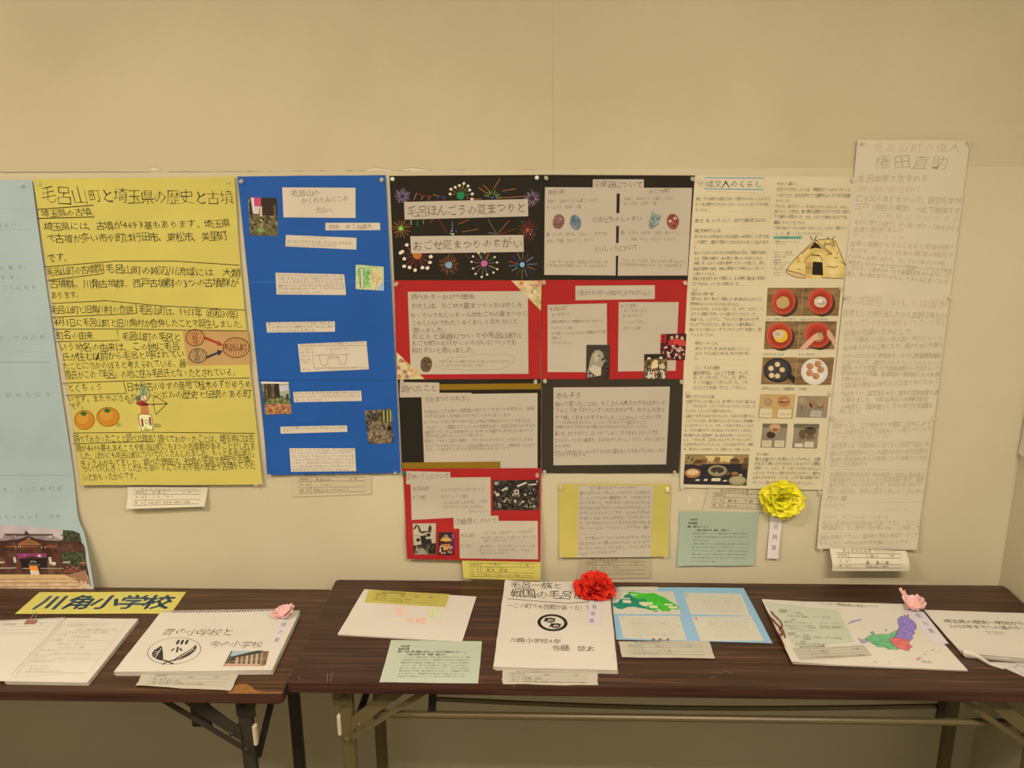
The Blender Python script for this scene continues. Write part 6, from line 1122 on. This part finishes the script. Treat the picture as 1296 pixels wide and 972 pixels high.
k.line([(182, 270), (420, 290), (620, 303), (770, 292)], 1.4, BK); k.text('〜この町でも合戦があった！？', 180, 318, 790, 338, 38, (66, 58, 46))
k.ring(504, 442, 96, 53, 4.2, (34, 32, 26), 40, .06); k.ring(504, 442, 102, 58, 2, (34, 32, 26), 40, .06)
for cx, cy in ((490, 426), (530, 466)):
    k.ring(cx, cy, 26, 13, 2.4, (34, 32, 26), 22); k.ell(cx+4, cy+3, 15, 7, (34, 32, 26), 14); k.poly([(cx-50, cy+8), (cx-36, cy-20), (cx-14, cy-16), (cx-26, cy-8), (cx-40, cy+10)], (34, 32, 26)); k.poly([(cx-30, cy-18), (cx+10, cy-20), (cx+30, cy-14), (cx+44, cy-18), (cx+34, cy-8), (cx-20, cy-10)], (34, 32, 26)); k.line([(cx-14, cy+2), (cx+6, cy+8), (cx+20, cy)], 1, WHT)
k.text('川角小学校6年', 202, 566, 566, 576, 36, (62, 54, 42)); k.text('佐藤　諒太', 506, 622, 806, 628, 42, (62, 54, 42))
k.build('cover_writing', tb, tb)
s2 = Surf('table', ZR+.014, amp=.0003, seed=61)
award_slip(tb, s_, cf, [(770, 255), (866, 258), (840, 462), (745, 452)], [('教', 814, 284, 34), ('育', 804, 332, 34), ('長', 794, 380, 34), ('賞', 784, 430, 34)], 2)
# red rosette
s3 = Surf('table', ZR+.03, amp=0); u, v = s3.uv(754, 743)
s4 = Surf('table', ZR+.012, amp=0); u, v = s4.uv(753.5, 749)
rr = empty('award_rosette', (u, v, ZR+.013), 'ruffled red tissue rosette on the top corner of the crest booklet', 'rosette')
rm = tissue('red_tissue', [(190, 30, 16), (214, 44, 26), (228, 62, 38)], trans=.1)
pompom(rr, rm, (u, v+.004, ZR+.016), (0, -.25, 1), .054, .030, [(13, .12, 1.0), (12, .45, .95), (10, .8, .85), (8, 1.15, .75), (5, 1.45, .66)], 8, ruf=.2, ydir=(1, 0, 0), wd=.5, zmin=ZR+.0135)
o, s_ = flat_note('entry_card', 'cream entry card with clipped corners half under the crest booklet', 'card', [(140, 742), (822, 742), (832, 890), (150, 880)], ZR+.0001, crmt, fc_, seed=62, edge=.0012)
k = Ink(s_, 0, crop(s_, *fc_)); k.text('郷土研究出品票', 244, 787, 446, 791, 16, ec, hand=0); k.line([(465, 793), (690, 798)], .4, ec)
k.line([(190, 798), (750, 803), (756, 870), (188, 862)], .5, ec, True); k.line([(296, 799), (294, 864)], .5, ec); k.line([(190, 822), (750, 828)], .4, ec); k.line([(190, 842), (752, 850)], .4, ec)
for t_ in (('学校学年', 200, 808, 286, 809, 12), ('氏　名', 214, 832, 270, 832, 11), ('題　名', 214, 852, 270, 852, 11), ('川角小', 430, 814, 500, 815, 15), ('6年', 650, 818, 686, 819, 14), ('佐藤　諒太', 304, 838, 428, 842, 17), ('毛呂一族と戦国の毛呂山この町でも合戦', 302, 860, 740, 872, 15)): k.text(*t_, col=(110, 96, 72))
k.build('entry_writing', o)

# pale blue display board with map
fd_ = (750, 720, 5.635)
o, s_ = flat_note('display_board', 'pale blue folded board with a green town map and three pasted pages', 'board', [(125, 130), (1077, 136), (1284, 530), (170, 505)], ZR+.0006, paper_mat('light_blue_card', (140, 172, 186), .03), fd_, seed=63, n=(20, 12))
cf = crop(s_, *fd_); cs = s_; PG = paper_mat('cream_page', (198, 187, 156), .03, creases=.12); lt = (172, 158, 124)
def mp_(k):
    gm = noise_mat('map_green', [(56, 160, 36), (72, 178, 48)], 40); tm = noise_mat('map_teal', [(24, 116, 84), (34, 130, 96)], 40); br = lambda: [R.uniform(-3, 3) for _ in range(2)]
    k.poly([(245, 168), (270, 164), (380, 178), (436, 172), (470, 188), (520, 206), (548, 230), (580, 248), (612, 270), (614, 292), (560, 288), (548, 306), (510, 300), (500, 306), (470, 286), (440, 296), (408, 296), (400, 280), (370, 260), (346, 236), (318, 214), (290, 196), (262, 184)], gm)
    k.poly([(232, 186), (262, 180), (290, 200), (330, 220), (372, 214), (386, 230), (340, 240), (350, 262), (410, 282), (420, 296), (470, 300), (456, 310), (438, 302), (380, 286), (330, 280), (300, 272), (250, 274), (210, 290), (180, 286), (144, 262), (146, 246), (180, 240), (196, 214), (220, 204)], tm)
    for a in ((270, 180, 320, 190), (196, 208, 268, 218), (214, 224, 276, 246), (330, 238, 432, 256), (344, 252, 404, 264), (404, 262, 466, 282), (512, 250, 574, 264), (540, 268, 606, 284)): k.poly([(a[0], a[1]), (a[2]-4, a[1]+2), (a[2], a[3]), (a[0]+4, a[3]-2)], (206, 196, 150)); k.text('毛呂山町の', a[0]+6, (a[1]+a[3])/2, a[2]-6, (a[1]+a[3])/2, 7, (90, 80, 60))
    k.text('もろ山マップ', 496, 180, 562, 186, 12, (190, 150, 110))
slip_card(cf, [(140, 158), (572, 164), (632, 326), (150, 322)], [], 10, name='map_page', m=PG, par=o, extra=mp_)
sheet('title_strip', s_, [(182, 130), (464, 130), (468, 158), (186, 156)], PG, 2, o, o, n=(6, 2), fr=cf)
k = Ink(s_, 2, cf); k.text('毛呂山町のひみつ', 206, 142, 372, 144, 16, (200, 176, 130)); k.build('strip_writing', o)
def plines(x0, x1, y0, n_, dy, sk):
    L_ = []
    ws_ = ['〈たてもの〉　　　　〇〇', 'しらべたことをまとめました', '毛呂山町にはたくさんの場所があります', 'いろいろな人にきいてわかったことを', 'まとめて見ました。もっとしりたいです']
    for i in range(n_): L_.append((ws_[i % 5], x0+sk*i+R.uniform(0, 30), y0+i*dy, x1+sk*i-R.uniform(0, 60), y0+i*dy+1, 12, ))
    return L_
def num(ch, x, y, c_): return lambda k: k.text(ch, x-14, y, x+16, y, 26, c_, .02, hand=.4)
slip_card(cf, [(648, 172), (1060, 180), (1124, 336), (700, 326)], plines(750, 1060, 196, 7, 17.5, 6), 12, name='pasted_page', m=PG, par=o, col=lt, extra=num('2', 672, 186, (206, 180, 110)))
slip_card(cf, [(184, 336), (616, 338), (672, 512), (220, 496)], plines(240, 620, 358, 8, 17, 5), 12, name='pasted_page', m=PG, par=o, col=lt, extra=num('1', 214, 350, (196, 186, 140)))
slip_card(cf, [(706, 342), (1132, 340), (1222, 514), (770, 514)], plines(800, 1130, 362, 8, 17, 7), 12, name='pasted_page', m=PG, par=o, col=lt, extra=num('3', 736, 356, (210, 150, 90)))
o, s_ = flat_note('entry_card', 'cream entry card overlapping the front edge of the pale blue board', 'card', [(185, 518), (830, 514), (873, 638), (210, 630)], ZR+.0022, crmt, fd_, seed=64, edge=.0006)
k = Ink(s_, 0, crop(s_, *fd_)); k.text('郷土研究出品票', 298, 528, 484, 526, 14, ec, hand=0); k.line([(500, 526), (700, 530)], .4, ec); k.line([(246, 542), (772, 542), (798, 614), (264, 606)], .5, ec, True); k.line([(350, 542), (364, 610)], .5, ec); k.line([(250, 562), (780, 562)], .4, ec); k.line([(256, 588), (790, 592)], .4, ec); k.line([(500, 540), (512, 590)], .3, ec)
for t_ in (('学校学年', 256, 551, 342, 551, 12), ('氏　名', 290, 576, 340, 576, 11), ('題　名', 294, 600, 344, 600, 11), ('川角小', 444, 552, 494, 552, 12), ('3年', 670, 552, 710, 552, 12), ('こん', 460, 580, 498, 582, 14), ('奏', 536, 584, 560, 585, 16), ('毛呂山町のひみつ', 366, 602, 600, 604, 11)): k.text(*t_, col=(104, 90, 68))
for x in (434, 482, 536): k.ell(x, 504, 12, 10, (150, 120, 92), 10, 0, .1); k.ell(x+2, 506, 6, 5, (110, 84, 66), 8)
k.build('entry_writing', o)

# map booklet tied with red cord
fe_ = (940, 730, 4.32)
tb, s_ = book('map_booklet', 'white booklet with a coloured prefecture map, tied with dark red cord', 'book', [(104, 122), (900, 149), (1232, 512), (268, 464)], ZR, .003, 2, seed=65, fr=fe_, lifts=[(0, .68, .60, .003, 1)], amp=.0003)
cf = crop(s_, *fe_); k = Ink(s_, 0, cf)
k.text('川と山の『毛呂山町の歴史について', 416, 146, 742, 164, 15, (96, 84, 60)); k.text('毛呂山', 510, 154, 612, 158, 14, (150, 130, 70))
V_, G_, R_c = noise_mat('crayon_violet', [(120, 98, 150), (150, 128, 176)], 140), noise_mat('crayon_green', [(84, 150, 92), (120, 180, 120)], 140), noise_mat('crayon_red', [(196, 90, 84), (220, 120, 106)], 140)
vp = [(846, 235), (858, 222), (872, 214), (884, 222), (880, 205), (895, 214), (908, 204), (905, 224), (930, 240), (948, 262), (948, 285), (932, 300), (944, 308), (926, 320), (930, 336), (916, 352), (880, 345), (850, 338), (830, 330), (846, 300), (856, 276), (848, 250)]
gp_ = [(672, 336), (690, 324), (712, 318), (696, 306), (712, 298), (726, 318), (760, 314), (800, 316), (826, 300), (846, 292), (842, 318), (826, 334), (800, 342), (808, 362), (836, 380), (850, 392), (842, 402), (820, 396), (800, 398), (770, 384), (740, 386), (716, 370), (700, 360), (680, 352)]
rp_ = [(800, 342), (826, 334), (870, 336), (914, 350), (908, 366), (928, 384), (912, 392), (908, 406), (890, 404), (868, 396), (850, 396), (836, 380), (810, 362)]
for P_, c_ in ((vp, V_), (gp_, G_), (rp_, R_c)): k.poly(P_, c_); k.line(P_, .6, (84, 76, 84), True)
k.poly([(626, 332), (650, 344), (676, 340), (690, 350), (668, 362), (650, 366), (640, 350)], (150, 146, 150)); k.line([(626, 332), (650, 344), (676, 340), (690, 350), (668, 362), (650, 366), (640, 350)], .6, (90, 84, 84), True)
k.poly([(574, 256), (600, 240), (652, 230), (646, 240), (606, 250), (580, 260)], (144, 136, 160)); k.poly([(776, 286), (792, 292), (782, 298)], (100, 96, 92)); k.poly([(944, 456), (956, 444), (982, 440), (976, 448), (956, 458)], (196, 120, 120))
for i in range(16):
    x, y = R.uniform(700, 900), R.uniform(320, 390); k.line([(x, y), (x+R.uniform(6, 22), y+R.uniform(-10, 10)), (x+R.uniform(20, 34), y+R.uniform(-8, 12))], .5, (70, 100, 84) if x < 820 else (130, 70, 80))
for i in range(12): x, y = R.uniform(856, 920), R.uniform(230, 320); k.line([(x, y), (x+R.uniform(-14, 18), y+R.uniform(4, 16))], .5, (104, 84, 130))
for x, y in ((720, 466), (728, 468), (798, 468), (994, 424), (1010, 412), (1034, 404), (1044, 402), (1074, 408)): k.ell(x, y, 4, 3, (120, 100, 96), 6)
k.text('埼玉県', 974, 464, 1032, 468, 14, (110, 104, 84)); k.build('map_drawing', tb, tb)
g = sheet('comment_slip', s_, [(116, 136), (520, 182), (612, 358), (284, 384)], paper_mat('pale_green_slip', (188, 184, 150), .03), 1, tb, tb, n=(8, 6), fr=cf); k = Ink(s_, 1, cf)
for t_ in (('（選評）しらべ学習の', 200, 190, 330, 204, 12), ('毛呂山町の歴史についてのまとめ', 240, 214, 480, 224, 14), ('題名', 262, 236, 290, 236, 12), ('埼玉県の川や山についてくわしくしらべ', 224, 250, 530, 256, 13), ('地図をかいて地区の町村名や川の名', 232, 268, 540, 274, 13), ('場所をよくしらべました。町の名前の', 250, 284, 545, 278, 12), ('よくわかりました。', 290, 296, 410, 296, 12), ('学習', 330, 320, 364, 320, 11), ('調べた町の昭和二年の地図', 284, 326, 540, 338, 12), ('地図帳', 324, 340, 374, 342, 11), ('学習', 312, 358, 350, 358, 11), ('地名辞典などの本を使いました', 288, 368, 470, 370, 12)): k.text(*t_, col=(116, 112, 84))
for x, y, r_ in ((218, 188, 26), (265, 312, 22), (240, 246, 14)): k.ell(x, y, r_, r_*.45, (156, 152, 120), 10, 0, .2)
k.build('slip_writing', g, tb)
g = sheet('entry_card', s_, [(268, 390), (664, 374), (706, 432), (310, 458)], crmt, 2, tb, tb, n=(8, 4), fr=cf); k = Ink(s_, 2, cf)
k.text('郷土研究出品票', 310, 386, 450, 380, 11, ec, hand=0); k.line([(290, 396), (660, 382), (698, 430), (318, 446)], .5, ec, True); k.line([(360, 393), (384, 444)], .4, ec); k.line([(296, 410), (672, 396)], .4, ec); k.line([(304, 428), (684, 414)], .4, ec)
for t_ in (('川角小', 410, 412, 470, 408, 13), ('6年', 600, 396, 640, 394, 11), ('もりた　そうま', 384, 424, 470, 420, 14), ('埼玉県毛呂山町についての歴史', 400, 440, 670, 430, 13)): k.text(*t_, col=(104, 92, 66))
k.build('entry_writing', g, tb)
award_slip(tb, s_, cf, [(884, 160), (990, 196), (1126, 368), (1040, 366)], [('努', 962, 216, 28), ('力', 998, 258, 28), ('賞', 1030, 298, 28)], 2)
# red cord
cord = mat('dark_red_cord', (112, 36, 28), .8)
def c3(pts): return [s_.P(*cf(x, y), .0022+z) for x, y, z in pts]
def smoothp(p, n=6):
    p = [Vector(a) for a in p]; o_ = []
    for i in range(len(p)-1):
        a, b, c, d = p[max(0, i-1)], p[i], p[i+1], p[min(len(p)-1, i+2)]
        for j in range(n): t_ = j/n; o_.append(tuple(_cr([a[x], b[x], c[x], d[x]], t_) for x in range(3)))
    return o_+[tuple(p[-1])]
cd = empty('binding_cord', s_.P(*cf(200, 280), 0), 'dark red cord tied in a bow through the map booklet spine', 'cord')
for pts in ([(155, 196, .001), (164, 215, .004), (185, 238, .005), (208, 262, .005), (214, 285, .004), (200, 300, .004)], [(142, 212, 0), (150, 232, .003), (176, 262, .004), (204, 292, .006), (212, 300, .006), (196, 285, .005), (178, 262, .003), (165, 240, .002)], [(205, 290, .006), (220, 310, .004), (232, 338, .001)], [(200, 298, .006), (214, 322, .003), (206, 330, .003), (190, 318, .003), (184, 306, .003)], [(190, 318, .002), (206, 344, .002), (226, 384, 0)]):
    MB().tube(smoothp(c3(pts)), .0016, 7).build('cord_strand', cord, cd, cd, smooth=True)
pink_flower('folded pink paper flower on the corner of the map booklet', (1153, 769), ZR+.0042, [(175, .016, .012, .2, .1), (112, .050, .007, .55, .1), (120, .034, .010, .7, .1), (0, .036, .020, .3, .2), (-30, .034, .018, .18, .15), (25, .038, .016, .5, .1), (-60, .030, .018, .12, .1), (60, .030, .016, .7, .1), (-110, .026, .016, .1, .1), (200, .018, .012, .2, .1)], 7, ZR)

# rightmost booklet
ff_ = (1130, 730, 7.777)
tb, s_ = book('report_booklet', 'cream booklet with printed two-line title and curled front edge at the far right', 'book', [(306, 326), (2000, 380), (2900, 960), (700, 770)], ZR, .004, 2, seed=66, fr=ff_, rows=[((306, 326), (2000, 380)), ((420, 460), (2200, 540)), ((560, 620), (2500, 740)), ((690, 752), (2800, 930))], lifts=[(1, 1.72, 1.66, .006, 1.5)], n=(20, 12))
cf = crop(s_, *ff_); k = Ink(s_, 0, cf)
k.text('埼玉県の歴史〜明治から', 500, 436, 1300, 460, 36, (84, 76, 58), .008, hand=0); k.text('2025年までへの道のり〜', 552, 486, 1330, 508, 36, (84, 76, 58), .008, hand=0); k.text('川角小学校六年', 886, 540, 1100, 548, 14, (130, 118, 92), hand=0); k.text('森　晴太朗', 930, 560, 1090, 566, 14, (130, 118, 92), hand=0)
k.build('cover_writing', tb, tb)
mb = MB(); A = [Vector(s_.P(*cf(x, y), .0)) for x, y in ((684, 750), (760, 762), (850, 790), (960, 838), (1100, 870))]
for i, p in enumerate(A):
    pass
vs = []; 
for i, p in enumerate(A):
    r = .006*(1-i/5)+.0015
    for j in range(9):
        a = -PI/2+PI*1.25*j/8; vs.append((p.x, p.y+.004-r*.9*math.cos(a)-.002, ZR+.0012+r+r*math.sin(a)))
fs = [(i*9+j, i*9+j+1, (i+1)*9+j+1, (i+1)*9+j) for i in range(len(A)-1) for j in range(8)]
mesh_obj('curled_edge', vs, fs, booklet, tb, tb, smooth=True)
o, s_ = flat_note('entry_card', 'printed entry card showing under the far right booklet', 'card', [(960, 838), (2300, 900), (2500, 1100), (1290, 985)], ZR+.0001, paper_mat('white_card_t', (196, 182, 160), .03), ff_, seed=67)
k = Ink(s_, 0, crop(s_, *ff_)); k.line([(1130, 852), (1296, 848)], .8, (150, 138, 112)); k.line([(1180, 885), (1290, 960)], .5, ec); k.line([(1180, 885), (1400, 890)], .5, ec); k.text('郷土', 1200, 872, 1290, 874, 14, ec, hand=0); k.build('entry_writing', o)
